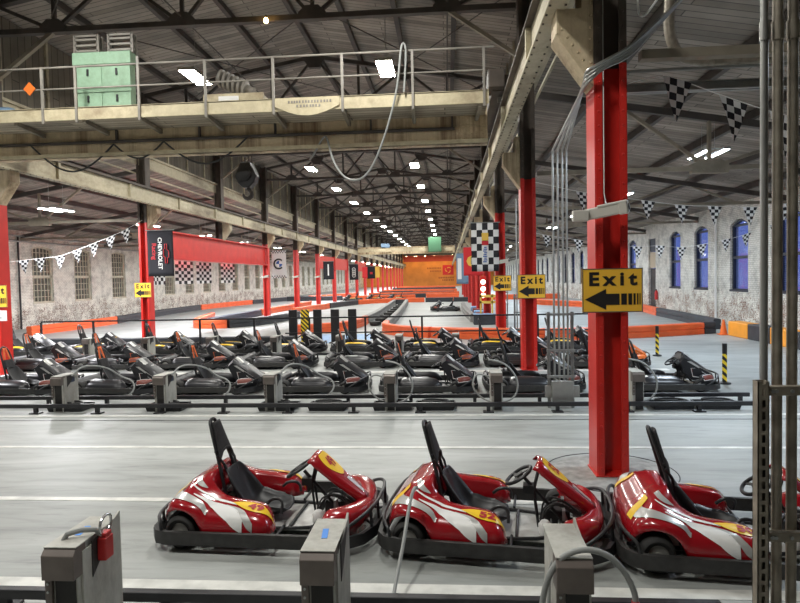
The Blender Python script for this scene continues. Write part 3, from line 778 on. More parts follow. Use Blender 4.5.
# ------------------------------------------------------------------ guide rails, railing, conduits
def guide_rail(y, x0, x1, z, lab, step=1.05):
    t = thing('guide_rail', lab, 'rail', (x0, y, 0), 0, 'black guide rails along the kart lanes')
    MB().box(0, x1-x0, -.035, .035, z-.07, z).build('bar', M['rail'], t, bevel=.008)
    k = .5
    while k < x1-x0:
        f = MB().box(k-.03, k+.03, -.03, .03, .02, z-.07); f.box(k-.09, k+.09, -.07, .07, 0, .022); f.build('foot', M['rail'], t); k += step
guide_rail(4.13, -4.9, 1.75, .14, 'black guide rail nearest the camera, in front of the red karts', 1.2)
guide_rail(10.5, -10.2, 5.15, .17, 'low black guide rail in front of the grey charging boxes', 1.15)
guide_rail(11.16, -10.4, 5.2, .19, 'low black guide rail behind the grey charging boxes', 1.15)
guide_rail(17.75, -15.5, 3.6, .17, 'low black guide rail in front of the farther charging boxes', 2.2)

rl = thing('safety_railing', 'long black two bar safety railing behind the black karts', 'railing', (0, 20.9, 0))
MB().box(-14.4, 4.9, -.025, .025, .97, 1.02).build('top_bar', M['rail'], rl)
MB().box(-5.6, 4.9, -.02, .02, .46, .50).build('lower_bar', M['rail'], rl)
for k in range(11):
    x = -14.4+1.93*k; MB().box(x-.03, x+.03, -.03, .03, .012, .97).box(x-.08, x+.08, -.08, .08, 0, .012).build('post', M['rail'], rl)

def strut_post(mb, x, y, z0, z1, w=.042, face=-1):
    """slotted U channel: solid back and sides, slots cut as gaps in the front web"""
    h = w/2; t = .004
    mb.box(x-h, x-h+t, y-h, y+h, z0, z1); mb.box(x+h-t, x+h, y-h, y+h, z0, z1); mb.box(x-h, x+h, y+h-t, y+h, z0, z1)
    yf = y-h
    mb.box(x-h, x-.008, yf, yf+t, z0, z1); mb.box(x+.008, x+h, yf, yf+t, z0, z1)
    z = z0
    while z < z1: mb.box(x-.008, x+.008, yf, yf+t, z, min(z+.018, z1)); z += .05
cf = thing('conduit_stand', 'weathered slotted strut stand at the right edge, nearest the camera', 'stand', (1.42, 2.8, 0))
sp = MB(); strut_post(sp, -.090, -.05, 0, 1.83, .047); sp.build('slotted_post', M['strut'], cf)
sp = MB(); strut_post(sp, .20, 0, 0, 1.815); sp.build('slotted_post', M['strut'], cf)
for z in (1.785, 1.15):
    hb = MB().box(-.066, .225, -.055, -.02, z-.02, z+.021)
    crossbar = hb.build('crossbar', M['strut'], cf, bevel=.003)
    bm_ = MB()
    for x in (-.045, -.03, .035, .095, .2): bm_.cyl((x, -.062, z), (x, -.054, z), .008, 8)
    bm_.build('bolt', M['steel'], crossbar)
for i, (x, r) in enumerate(((-.055, .016), (0., .021), (.062, .021), (.125, .021))):
    p = MB().cyl((x, .0, 0), (x, .0, 5.6), r, 14); p.cyl((x, 0, 3.28), (x, 0, 3.36), r+.004, 14)
    tag(p.build('conduit_pipe', M['strut' if i else 'conduit'], loc=(1.42, 2.8, 0), smooth=True), 'vertical conduit pipe in the nearest stand, %s from the left' % ORD[i], 'pipe', 'conduit pipes in the nearest stand')

cm = thing('conduit_rack', 'grey slotted conduit rack with junction box beyond the nearest red column', 'rack', (1.92, 10.85, 0))
for s in (-.2, .2):
    sp = MB(); strut_post(sp, s, 0, 0, 1.66, .05); sp.build('slotted_post', M['steel'], cm)
for z in (.55, 1.0, 1.62): MB().box(-.24, .24, -.06, -.026, z-.02, z+.02).build('crossbar', M['steel'], cm)
jb = MB().box(-.17, .19, -.16, -.03, .12, .48).build('junction_box', M['conduit'], cm, bevel=.01)
MB().box(-.28, -.17, -.12, -.04, .2, .4).build('side_box', M['conduit'], jb, bevel=.01); MB().box(.19, .30, -.12, -.04, .2, .4).build('side_box', M['conduit'], jb, bevel=.01)
def bends(pts, c=.12):
    """polyline with short rounded corners"""
    P = [V(p) for p in pts]; out = [P[0]]
    for a, b, d in zip(P, P[1:], P[2:]):
        u = (a-b); w = (d-b); k = min(c, u.length*.45, w.length*.45); u.normalize(); w.normalize()
        q0, q1 = b+u*k, b+w*k; out += [q0] + [q0*(1-t)**2+b*2*t*(1-t)+q1*t*t for t in (.25, .5, .75)] + [q1]
    return out+[P[-1]]
for i, x in enumerate((-.11, -.03, .05, .12)):
    o = .045*i
    tag(MB().tube(bends([(1.93+x, 10.86, .45), (1.93+x, 10.86, 4.42), (1.60+x*.3, 7.60, 4.36+o), (1.53, 7.0-o*.6, 4.36+o), (1.70+o*.2, 6.94-o*.3, 4.52+o*.5), (1.98, 6.95-o*.3, 4.62+o*.7), (2.62+o, 7.0, 5.30+o*.8), (3.2+o, 7.02, 5.92)], .13), .018, 8).build('conduit_pipe', M['conduit'], smooth=True),
        'grey conduit bundle pipe bending round the nearest red column, %s of four' % ORD[i], 'pipe', 'conduits bending round the nearest column')
for k, (y, r0) in enumerate(((20.52, 0), (26.8, 0))):
    cm2 = thing('conduit_rack', 'grey slotted conduit rack standing beside the %s red column on the right' % ('third' if k == 0 else 'fourth'), 'rack', (2.35, y, 0))
    for s in (-.18, .18):
        sp = MB(); strut_post(sp, s, 0, 0, 1.7, .05); sp.build('slotted_post', M['steel'], cm2)
    for z in (.55, 1.1, 1.6): MB().box(-.22, .22, -.06, -.026, z-.02, z+.02).build('crossbar', M['steel'], cm2)
    for x in (-.1, 0., .1): MB().cyl((x, 0, .05), (x, 0, 4.8), .02, 8).build('riser_pipe', M['conduit'], cm2)
    MB().box(-.15, .17, -.14, -.03, .1, .45).build('junction_box', M['conduit'], cm2, bevel=.01)
tag(MB().tube([(2.72, 7.7, 6.3), (2.68, 7.7, 5.6), (2.66, 7.7, 5.1), (2.80, 7.7, 4.84), (3.1, 7.7, 4.78), (4.0, 7.7, 4.78), (11.9, 7.7, 4.78)], .062, 14, smooth=3).build('duct_pipe', M['strut'], smooth=True), 'thick dark pipe with a wide elbow below the aisle roof', 'pipe')
tag(MB().cyl((3.95, 7.7, 4.78), (4.06, 7.7, 4.78), .075, 14).build('pipe_coupling', M['conduit'], smooth=True), 'pale coupling collar on the thick elbow pipe', 'coupling')
tag(MB().cyl((2.1, 7.55, 4.66), (12.1, 7.55, 4.72), .02, 8).build('conduit_pipe', M['conduit'], smooth=True), 'thin grey conduit running level just below the thick pipe', 'pipe')
ct = MB().box(2.1, 12.1, 7.62, 7.66, 4.43, 4.53); ct.box(2.1, 12.1, 7.58, 7.7, 4.525, 4.535); ct.box(2.1, 12.1, 7.58, 7.7, 4.43, 4.44)
tag(ct.build('cable_tray', M['conduit']), 'pale grey steel channel crossing the right aisle at the column top', 'cable tray')
tag(MB().tube([(2.08, 6.95, 5.9), (2.08, 6.95, 5.12), (2.12, 6.95, 5.04), (2.2, 6.96, 5.1), (2.55, 7.0, 5.6)], .012, 8, smooth=2).build('conduit_pipe', M['white'], smooth=True), 'thin pale conduit with a U bend beside the nearest column top', 'pipe')
tag(MB().tube([(1.745, 7.07, 5.8), (1.745, 7.07, 3.2), (1.74, 6.98, 3.05)], .007, 6).build('conduit_pipe', M['conduit'], smooth=True), 'thin conduit running down the nearest column to the camera', 'pipe')
for i, (z, x) in enumerate(((4.9, -22.3), (4.62, -22.3))):
    tag(MB().cyl((x, YB+1, z), (x, 94, z), .05, 8).build('wall_pipe', M['conduit']), ('upper' if i == 0 else 'lower') + ' long pipe running along the left brick wall', 'pipe', 'pipes on the left wall')
dp = tag(MB().cyl((-22.38, 30.9, 0), (-22.38, 30.9, 4.9), .05, 10).build('downpipe', M['black']), 'dark vertical downpipe on the left brick wall beside the first window', 'pipe')
tag(MB().cyl((12.1, 29.1, 0), (12.1, 29.1, 5.2), .05, 10).build('downpipe', M['white']), 'white vertical downpipe between windows on the right brick wall', 'pipe')
# low black floor trays with cables lying between the rails
for i, x in enumerate((-6.95, -5.1, -3.05, -2.15, -1.0, -.25, 3.75, 4.5)):
    t = thing('floor_tray', 'low black cable tray on the floor between the rails, %s from the left' % ORD[i], 'tray', (x, 10.83, 0), 0, 'floor trays between the rails')
    m = MB()
    for q in (-1, 1): m.prism([(-.34, q*.19-.012, .10), (.34, q*.19-.012, .10), (.30, q*.19-.012, 0), (-.30, q*.19-.012, 0)], (0, .024, 0)); m.prism([(q*.34-.01, -.19, .10), (q*.34+.01, -.19, .10), (q*.30+.01, -.19, 0), (q*.30-.01, -.19, 0)], (0, .38, 0))
    m.box(-.3, .3, -.19, .19, 0, .015); m.build('tray_shell', M['black'], t)
    m = MB()
    r = random.uniform(.09, .13); m.tube([(random.uniform(.9, 1.1)*1.9*r*math.cos(a*PI/8), r*math.sin(a*PI/8), .085+.006*a/4) for a in range(46)], .014, 5)
    m.build('coiled_cable', M['cabledark'], t, smooth=True)

# ------------------------------------------------------------------ karts (x forward, y left, nose to the right of the picture)
BODY = [(-1.00, 0, -.53, 0, .58, 1.), (-.995, .25, -.53, .12, .58, 1.), (-.97, .45, -.53, .20, .57, .95), (-.92, .58, -.52, .27, .53, .8), (-.76, .655, -.48, .29, .46, .45),
        (-.55, .67, -.40, .30, .41, .15), (-.35, .67, -.28, .31, .385, 0), (-.15, .67, -.14, .32, .37, 0), (.02, .655, 0., .33, .34, 0), (.10, .61, .07, .37, .27, 0), (.13, .52, .12, .45, .15, 0)]
PODS = [(-.62, .50, -.60, .44, .16, 0), (-.58, .61, -.56, .34, .28, 0), (-.45, .67, -.45, .30, .33, 0), (-.2, .68, -.2, .29, .33, 0), (.05, .67, .05, .30, .32, 0), (.22, .63, .20, .34, .28, 0), (.32, .52, .30, .42, .18, 0)]
NOSE = [(1.0, 0, .84, 0, .30, 2), (.99, .22, .82, .16, .31, 2), (.94, .42, .76, .30, .33, 2), (.83, .56, .68, .40, .34, 2), (.68, .61, .62, .45, .33, 2), (.60, .60, .59, .48, .28, 2)]
QN = [0, .55, .80, .93, .98, 1., .96, .1]
TS = [0, .05, .12, .25, .45, .7, .9, 1]
QP = [0, .25, .55, .82, .95, 1., .95, .1]
QR = [0, .2, .38, .60, .84, .97, 1., .25]
def shell_pt(keys, u, t, b0=.13, b1=.2, arch=True, off=0.):
    """u in -1..1 round the shell (sign = side), t 0..1 from outer hem to inner hem"""
    def P(u, t):
        s = -1 if u < 0 else 1
        Ox, Oy, Ix, Iy, h, w = catmull(keys, abs(u)); crisp = w > 1.5; w = 0 if crisp else max(0, min(1, w))
        b = b0*(1-w)+b1*w
        if arch and Oy > .4 and Ox < -.4:
            d = abs(Ox+.75)
            if d < .215: b = max(b, .14+math.sqrt(.215**2-d*d))
        q = lerp1(TS, QN, t) if crisp else lerp1(TS, QP, t)*(1-w)+lerp1(TS, QR, t)*w
        bulge = (.012 if crisp else .03)*math.sin(PI*min(1, t/.3)) if t < .3 else 0
        x = Ox+(Ix-Ox)*t; y = Oy+(Iy-Oy)*t; n = math.hypot(Ox-Ix, Oy-Iy) or 1
        x += bulge*(Ox-Ix)/n; y += bulge*(Oy-Iy)/n
        return V((x, s*y, b+(max(h, b+.03)-b)*q))
    p = P(u, t)
    if off:
        e = 1e-3
        a = P(u+e, t)-P(u-e, t); c = P(u, min(1, t+e*4))-P(u, max(0, t-e*4)); n = a.cross(c)
        if n.length > 1e-12:
            n.normalize()
            if n.z < 0: n = -n
            p = p+n*off
    return p
UX = [(i/200, shell_pt(BODY, i/200, .3).x) for i in range(40, 201)]
def u_at(x):
    for (u0, x0), (u1, x1) in zip(UX, UX[1:]):
        if x0 <= x <= x1: return u0+(u1-u0)*(x-x0)/max(1e-6, x1-x0)
    return UX[0][0] if x < UX[0][1] else UX[-1][0]
def on_pod(side, x, t, off=.006): return shell_pt(BODY, side*u_at(x), t, off=off)
def ribbon(mb, side, cl, n=26, mi=0, off=.006):
    """cl = [(x, t, halfwidth in t)] swept over the pod skin"""
    def f(a, b):
        x, t, w = catmull(cl, a); return on_pod(side, x, max(.03, min(.97, t+w*(2*b-1))), off)
    mb.grid(f, n, 4, mi)

def tyre(r, w): return [(r*.58, -w/2+.012), (r*.80, -w/2), (r*.93, -w/2+.012), (r, -w*.32), (r, w*.32), (r*.93, w/2-.012), (r*.80, w/2), (r*.58, w/2-.012)]
def wheel(par, x, y, r, w, m1, m2):
    mt = Matrix.Translation((x, y, r)) @ Matrix.Rotation(PI/2, 4, 'X')
    o = MB().lathe(tyre(r, w) + [(r*.56, 0)], 26, mt).build('wheel', m1, par, smooth=True)
    h = MB(); h.lathe([(r*.57, -w*.40), (r*.52, -w*.33), (r*.22, -w*.30), (r*.20, -w*.42), (0, -w*.42)], 20, mt); h.lathe([(0, w*.42), (r*.20, w*.42), (r*.22, w*.30), (r*.52, w*.33), (r*.57, w*.40)], 20, mt)
    h.build('hub', m2, o, smooth=True); return o

def fairing_pt(a, b, off=0., T=(.41, 0, .73), B=(.93, 0, .31)):
    T, B = V(T), V(B); d = B-T; n = V((-d.z, 0, d.x)).normalized()
    if n.z < 0: n = -n
    w = lerp1([0, .12, .45, .8, 1], [.165, .19, .175, .13, .09], a); u = 2*b-1
    return T+d*a+V((0, u*w, 0))+n*(-.075*abs(u)**5+off-.02*(1-min(1, a/.06)))

def seat_pt(a, b):
    prof = [(.12, 0, .185), (.0, 0, .135), (-.17, 0, .13), (-.31, 0, .18), (-.39, 0, .29), (-.46, 0, .43), (-.51, 0, .56)]
    x, _, z = catmull(prof, a); u = 2*b-1
    w = lerp1([0, .2, .5, .75, .9, 1], [.15, .21, .225, .215, .19, .14], a)
    d = catmull(prof, min(.999, a+.01)); e = catmull(prof, max(0, a-.01)); n = V((-(d[2]-e[2]), 0, d[0]-e[0])).normalized()
    if n.z < 0 or (abs(n.z) < .3 and n.x < 0): n = -n
    lift = lerp1([0, .15, .4, .7, 1], [.03, .11, .14, .10, .03], a)
    return V((x, u*w, z))+n*(lift*abs(u)**3.2)

def make_kart(name, label, cat, group, style, number=None):
    """style: 'red' (full shell) or one of the dark liveries"""
    red = style == 'red'
    k = thing(name, label, cat, (0, 0, 0), 0, group)
    skin = M['kartred'] if red else M['blackgloss']
    # chassis
    f = MB().box(-.9, .74, -.31, .31, .065, .082)
    f.build('floor_pan', M['pan'] if red else M['black'], k)
    fr = MB()
    for s in (-1, 1): fr.tube([(-.95, s*.3, .095), (-.2, s*.34, .095), (.3, s*.34, .095), (.62, s*.2, .095), (.92, s*.18, .095)], .017, 8, smooth=1)
    for x in (-.9, -.35, .2, .75): fr.cyl((x, -.34, .095), (x, .34, .095), .015, 8)
    for s in (-1, 1): fr.cyl((.16, s*.34, .12), (.16, s*.67, .12), .014, 8); fr.cyl((-.5, s*.3, .12), (-.5, s*.67, .12), .014, 8)
    fr.build('frame', M['black'], k, smooth=True)
    MB().cyl((-.75, -.5, .14), (-.75, .5, .14), .02, 10).build('rear_axle', M['hub'], k, smooth=True)
    for s in (-1, 1): wheel(k, -.75, s*.555, .15, .21, M['rubber'], M['hub'])
    for s in (-1, 1): wheel(k, .60, s*.53, .128, .135, M['rubber'], M['hub'])
    ar = MB().cyl((.60, -.48, .128), (.60, .48, .128), .016, 8); ar.cyl((.52, -.47, .14), (.52, .47, .14), .008, 6)
    for s in (-1, 1): ar.cyl((.52, s*.47, .14), (.6, s*.48, .128), .01, 6)
    ar.build('steering_linkage', M['steel'], k, smooth=True)
    # perimeter bumper
    half = [(.62, .715), (.40, .715), (-.3, .715), (-.84, .715), (-.95, .68), (-1.015, .59), (-1.04, .42), (-1.05, .15)]
    path = [(x, -y) for x, y in half] + [(x, y) for x, y in reversed(half)]
    belt = [(-.022, .07), (.022, .075), (.026, .10), (.026, .165), (.020, .19), (-.020, .19)]
    MB().sweep(belt, path).build('bumper_belt', M['bumper'], k, smooth=True)
    rb = MB()
    rb.tube([(-.90, -.70, .18), (-.92, -.69, .27), (-.99, -.58, .29), (-1.03, -.3, .29), (-1.03, .3, .29), (-.99, .58, .29), (-.92, .69, .27), (-.90, .70, .18)], .016, 8, smooth=2)
    for s in (-1, 1): rb.cyl((-1.02, s*.45, .16), (-1.015, s*.45, .285), .013, 8)
    rb.build('rear_bumper', M['black'], k, smooth=True)
    fb = MB(); hf = [(.60, .715), (.82, .68), (.98, .56), (1.06, .36), (1.085, .1)]
    fb.sweep([(-.022, .07), (.022, .075), (.026, .16), (-.020, .17)], [(x, -y) for x, y in hf] + [(x, y) for x, y in reversed(hf)])
    fb.tube([(.70, -.66, .15), (.88, -.62, .25), (1.02, -.45, .32), (1.07, -.2, .33), (1.07, .2, .33), (1.02, .45, .32), (.88, .62, .25), (.70, .66, .15)], .017, 8, smooth=2)
    for s in (-1, 1): fb.cyl((1.04, s*.40, .15), (1.03, s*.40, .32), .015, 8); fb.cyl((1.07, s*.2, .15), (1.065, s*.2, .325), .013, 8); fb.cyl((1.06, s*.2, .12), (.9, s*.18, .1), .014, 8)
    fb.build('front_bumper', M['black'], k, smooth=True)
    # bodywork
    if red:
        shell = MB().grid(lambda a, b: shell_pt(BODY, 2*a-1, b), 120, 22).build('body_shell', skin, k, smooth=True, solid=.006, angle=60)
        for sd in (-1, 1):
            for nm, mm, cl, off in (('swoosh', 'silver', [(-.93, .20, .03), (-.80, .26, .07), (-.62, .27, .06), (-.47, .20, .025)], .006),
                                    ('swoosh', 'white', [(-.70, .40, .01), (-.54, .38, .05), (-.36, .30, .10), (-.22, .19, .11), (-.13, .09, .06)], .007),
                                    ('swoosh', 'silver', [(-.34, .40, .012), (-.20, .30, .05), (-.10, .16, .07), (-.04, .08, .04)], .005),
                                    ('swoosh', 'white', [(-.82, .52, .01), (-.60, .57, .035), (-.42, .53, .045), (-.24, .47, .03)], .005)):
                m = MB(); ribbon(m, sd, cl, 26, off=off); m.build(nm, M[mm], shell, smooth=True)
            m = MB()
            def yel(a, b, sd=sd):
                x = -.30+.42*a; w = .34*math.sin(PI*min(1, a**1.25))**.75; return on_pod(sd, x, .52-.10*a+w*(b-.5), .008)
            m.grid(yel, 22, 8); m.build('number_patch', M['yellow'], shell, smooth=True)
            if number:
                m = MB(); m.text(number, .12, lambda x, y, sd=sd: on_pod(sd, -.045-sd*x*1.15, .45+y*2.3, .013), bold=.006, spacing=1.05); m.build('number', M['numred'], shell, recalc=False)
            # small rear corner sticker
            m = MB().grid(lambda a, b, sd=sd: shell_pt(BODY, sd*(.15+.06*a), .14+.30*b, off=.007), 6, 6); m.build('corner_patch', M['yellow'], shell, smooth=True)
            m = MB(); ribbon(m, sd, [(-.9, .55, .01), (-.84, .62, .05), (-.76, .66, .05), (-.70, .70, .01)], 12, off=.006); m.build('swoosh', M['silver'], shell, smooth=True)
    else:
        for s in (-1, 1):
            o = MB().grid(lambda a, b: shell_pt(PODS, s*max(.001, a), b, b0=.10, arch=False), 40, 14).build('side_pod', skin, k, smooth=True, solid=.006, angle=60)
            m = MB()
            def pp(a, b): return shell_pt(PODS, s*(.2+.45*a), .30+.45*b, b0=.1, arch=False, off=.006)
            if style == 'rust': m.grid(lambda a, b: pp(.05+.25*a, .2+.6*b), 8, 4); m.build('pod_sticker', M['white'], o, smooth=True)
            elif style == 'yellow': m.grid(lambda a, b: pp(a*1.3, .1+.95*b), 14, 4); m.build('pod_sticker', M['yellow'], o, smooth=True)
            else: m.grid(lambda a, b: pp(.3+.5*a, .3+.5*b), 8, 4); m.build('pod_sticker', M['silver'], o, smooth=True)
        MB().box(-.66, -.42, .10, .42, .10, .36).cyl((-.6, .2, .3), (-.6, .42, .3), .09, 14).build('motor', M['black'], k, bevel=.02)
        MB().box(-.7, -.45, -.42, -.14, .10, .30).build('battery_pack', M['black'], k, bevel=.02)
        MB().grid(lambda a, b: V((-.98+.1*math.sin(PI*a), -.6+1.2*b, .14+.18*a)), 6, 10).build('rear_panel', skin, k, smooth=True, solid=.015)
    o = MB().grid(lambda a, b: shell_pt(NOSE, 2*a-1, b, b0=.12, arch=False), 60, 14).build('nose_shell', skin, k, smooth=True, solid=.006, angle=60)
    if style in ('rust', 'orange', 'plain'):
        for s in (-1, 1):
            MB().grid(lambda a, b: shell_pt(NOSE, s*(.42+.42*a), .06+.30*b, b0=.12, arch=False, off=.006), 10, 5).build('nose_sticker', M['kartorange'] if style == 'orange' else M['rust'], o, smooth=True)
            m = MB(); L_ = [shell_pt(NOSE, s*(.42+.42*c[0]), .06+.30*c[1], b0=.12, arch=False, off=.01) for c in [(0, 0), (.33, 0), (.66, 0), (1, 0), (1, 1), (.66, 1), (.33, 1), (0, 1)]]
            m.tube(L_, .006, 5, closed=True); m.build('sticker_outline', M['white' if style == 'rust' else 'kartorange'], o)
    if not red:
        cw = MB(); NC = 8; prof = [(.30, .63), (.40, .73), (.70, .55), (1.0, .33), (1.03, .24), (.98, .17), (.55, .20), (.40, .40)]
        for j in range(NC+1):
            u = 2*j/NC-1; sh = 1-.16*abs(u)**3
            for x, z in prof: cw.v.append(V((x-.05*abs(u)**3*(x > .8), u*(.27 if x < .8 else .33), .17+(z-.17)*sh)))
        n = len(prof)
        for j in range(NC):
            for q in range(n): cw.f.append([j*n+q, j*n+(q+1) % n, (j+1)*n+(q+1) % n, (j+1)*n+q]); cw.m.append(0)
        cw.f += [list(range(n)), [NC*n+q for q in range(n)]]; cw.m += [0, 0]
        cowl = cw.build('front_cowl', skin if style != 'orange' else M['kartorange'], k, smooth=True, angle=35)
        for s in (-1, 1):
            yy = s*.283
            MB().prism([(.44, yy, .58), (.52, yy, .58), (.90, yy*1.1, .345), (.84, yy*1.08, .345)], (0, s*.004, 0)).build('cowl_stripe', M['silver' if style == 'rust' else 'white'], cowl)
            MB().prism([(.52, yy, .44), (.62, yy, .44), (.86, yy*1.1, .30), (.84, yy*1.1, .24), (.56, yy, .27)], (0, s*.004, 0)).build('cowl_panel', M['kartorange' if style == 'orange' else 'rust'], cowl)
            MB().tube([(.52, yy+s*.006, .44), (.62, yy+s*.006, .44), (.86, yy*1.1+s*.006, .30), (.84, yy*1.1+s*.006, .24), (.56, yy+s*.006, .27)], .006, 5, closed=True).build('panel_outline', M['white' if style != 'plain' else 'kartorange'], cowl)
    fair = MB().grid(lambda a, b: fairing_pt(a, b) if red else fairing_pt(a, b)+V((.01, 0, .035)), 16, 16).build('front_fairing', skin if style != 'orange' else M['kartorange'], k, smooth=True, solid=.012, angle=60)
    if red:
        def np_(a, b):
            w = .9*math.sin(PI*min(1, .16+.84*a))**.45; return fairing_pt(.07+.46*a, .5+w*.40*(b-.5)*2*.95, .004)
        MB().grid(np_, 14, 10).build('number_patch', M['yellow'], fair, smooth=True)
        if number: MB().text(number, .17, lambda x, y: fairing_pt(.27-y*1.5, .5+x*2.2, .009), bold=.006).build('number', M['numred'], fair, recalc=False)
        MB().grid(lambda a, b: fairing_pt(.60+.32*a, .38+.24*b, .004), 8, 4).build('fairing_stripe', M['silver'], fair, smooth=True)
    else:
        c = {'rust': 'silver', 'yellow': 'white', 'orange': 'white', 'plain': 'white'}[style]
        MB().grid(lambda a, b: fairing_pt(.05+.30*a, .08+.3*b, .004)+V((.01, 0, .035)), 8, 6).build('fairing_sticker', M[c], fair, smooth=True)
        MB().grid(lambda a, b: fairing_pt(.45+.4*a, .42+.3*b, .004)+V((.01, 0, .035)), 8, 6).build('fairing_sticker', M['silver' if style != 'yellow' else 'yellow'], fair, smooth=True)
    # cockpit
    MB().grid(seat_pt, 26, 18).build('seat', M['leather'], k, smooth=True, solid=-.018, angle=70)
    hf_ = MB()
    if red: hf_.tube([(-.44, -.20, .10), (-.55, -.155, .55), (-.69, -.075, .97), (-.705, -.04, 1.02), (-.705, .04, 1.02), (-.69, .075, .97), (-.55, .155, .55), (-.44, .20, .10)], .018, 8, smooth=1)
    else: hf_.tube([(-.44, -.18, .10), (-.53, -.155, .50), (-.62, -.145, .80), (-.66, -.12, .93), (-.68, -.05, 1.0), (-.68, .05, 1.0), (-.66, .12, .93), (-.62, .145, .80), (-.53, .155, .50), (-.44, .18, .10)], .022, 8, smooth=2)
    hr = hf_.build('headrest_frame', M['black'], k, smooth=True)
    if red:
        def hp(a, b):
            z = 1.0-.36*a; x = -.698+.135*(1.0-z)/.45; w = .055+.095*(1-(z-.6)/.4 if z < 1 else 0)
            w = lerp1([0, 1], [.06, .145], a); u = 2*b-1
            notch = max(0, a-.75)*.35*(1-abs(u)**2)
            return V((x+.018+.012*(1-u*u), u*w, z+notch))
        MB().grid(hp, 14, 12).build('head_pad', M['pad'], k, smooth=True, solid=.03)
        st = MB()
        for s in (-1, 1): st.tube([(-.59, s*.15, .70), (-.53, s*.13, .62), (-.49, s*.10, .5)], .014, 6)
        st.tube([(-.605, -.165, .74), (-.59, 0, .745), (-.605, .165, .74)], .010, 6); st.build('pad_strap', M['black'], k)
    else:
        def hp2(a, b):
            z = .72-.2*a; u = 2*b-1; return V((-.68+.135*(1.0-z)/.45+.012, u*(.135+.015*a), z))
        MB().grid(hp2, 6, 6).build('head_pad', M['pad'], k, smooth=True, solid=.03)
        for s in (-1, 1):
            m = MB().grid(lambda a, b, s=s: V((-.665+.075*a+.01, s*(.03+.05*a)+.055*(b-.5), .985-.28*a)), 6, 2)
            m.build('harness_strap', M['belt'] if style != 'yellow' else M['black'], k, smooth=True, solid=.008)
    sc = MB().cyl((.66, 0, .12), (.27, 0, .53), .017, 10)
    sc.tube([(.40, -.05, .10), (.36, -.05, .42), (.42, -.05, .66)], .013, 6); sc.tube([(.40, .05, .10), (.36, .05, .42), (.42, .05, .66)], .013, 6)
    sc.box(.26, .36, -.06, .06, .40, .47); sc.build('steering_column', M['black'], k)
    ax = V((-.52, 0, .85)).normalized(); c0 = V((.22, 0, .55)); e1 = V((0, 1, 0)); e2 = ax.cross(e1)
    w = MB(); w.tube([c0+(e1*math.cos(t*PI/14)*.155+e2*math.sin(t*PI/14)*.135) for t in range(28)], .017, 8, closed=True)
    sw_ = w.build('steering_wheel', M['black'], k, smooth=True)
    w = MB(); w.lathe([(.0, -.012), (.045, -.012), (.045, .012), (0, .014)], 14, Matrix.Translation(c0) @ ax.to_track_quat('Z', 'Y').to_matrix().to_4x4())
    for an in (PI/2*3, PI/6, PI*5/6): w.bar(c0, c0+e1*math.cos(an)*.15+e2*math.sin(an)*.13, .03, .008, up=ax)
    w.build('wheel_spoke', M['black'] if not red else M['bumper'], sw_)
    for s in (-1, 1): MB().cyl((.70, s*.15, .09), (.64, s*.15, .27), .010, 6).box(.62, .645, s*.15-.04, s*.15+.04, .22, .31).build('pedal', M['steel'], k)
    hw = MB()
    rnd = random.Random(5)
    for q in range(5):
        y0 = -.16+.08*q; hw.tube([(.42, y0, .09), (.42+.05*rnd.random(), y0+.1*rnd.random(), .22+.1*rnd.random()), (.6, y0*.7+.06*rnd.random(), .28+.06*rnd.random()), (.80, y0*.5, .20)], .010, 5, smooth=2)
    hw.build('wiring_loom', M['cabledark'], k, smooth=True)
    if red:
        MB().lathe([(0, 0), (.05, 0), (.06, .03), (.06, .09), (.035, .12), (.0, .12)], 14, Matrix.Translation((.46, -.18, .09))).build('fluid_bottle', M['white'], k, smooth=True)
        MB().box(.46, .70, .05, .30, .09, .22).build('brake_unit', M['black'], k, bevel=.02)
        for s in (-1, 1): MB().tube([(.13, s*.32, .22), (.13, s*.26, .33), (.02, s*.24, .34), (-.05, s*.26, .28)], .015, 8, smooth=2).build('side_grip', M['black'], k, smooth=True)
    return k

D = math.radians
RK = 'red karts parked in the near lane'
k1 = make_kart('red_kart', 'red kart numbered 49, leftmost of the red karts in the near lane', 'kart', RK, 'red', '49'); k1.location = (-1.62, 5.68, 0); k1.rotation_euler.z = D(-3)
k2 = make_kart('red_kart', 'red kart numbered 52, middle of the red karts in the near lane', 'kart', RK, 'red', '52'); k2.location = (.40, 5.53, 0); k2.rotation_euler.z = D(-8)
k3 = make_kart('red_kart', 'red kart half hidden by the conduit stand, right of number 52', 'kart', RK, 'red', '50'); k3.location = (2.32, 5.30, 0); k3.rotation_euler.z = D(-7)

for k in (k1, k2, k3): k.scale = (.915, .96, .97)
GR = 'dark karts parked in rows beyond the lanes'
ka = make_kart('racing_kart', '', 'kart', GR, 'rust'); kb_ = make_kart('racing_kart', '', 'kart', GR, 'plain'); ko = make_kart('racing_kart', 'black kart with a bright orange fairing, right of the nearest column', 'kart', GR, 'orange'); kc = make_kart('racing_kart', '', 'kart', GR, 'yellow')
ko.location = (3.95, 15.9, 0); ko.rotation_euler.z = D(-4)
for k in (ka, kb_, kc, ko): k.scale = (.92, .95, .97)
rows = [(ka, 12.68, [-9.0, -6.9, -4.8, -2.62, -.46, 1.7, 4.22], 'nearest', 'with dark red nose panels'),
        (kb_, 16.25, [-11.05, -9.0, -6.75, -4.55, -2.3, -.25, 1.9], 'middle', 'with orange outlined nose panels'),
        (kc, 19.45, [-13.9, -11.45, -9.2, -7.0, -4.9, -2.75, -.6, 1.55, 3.6], 'farthest', 'with yellow side patches')]
rj = random.Random(3)
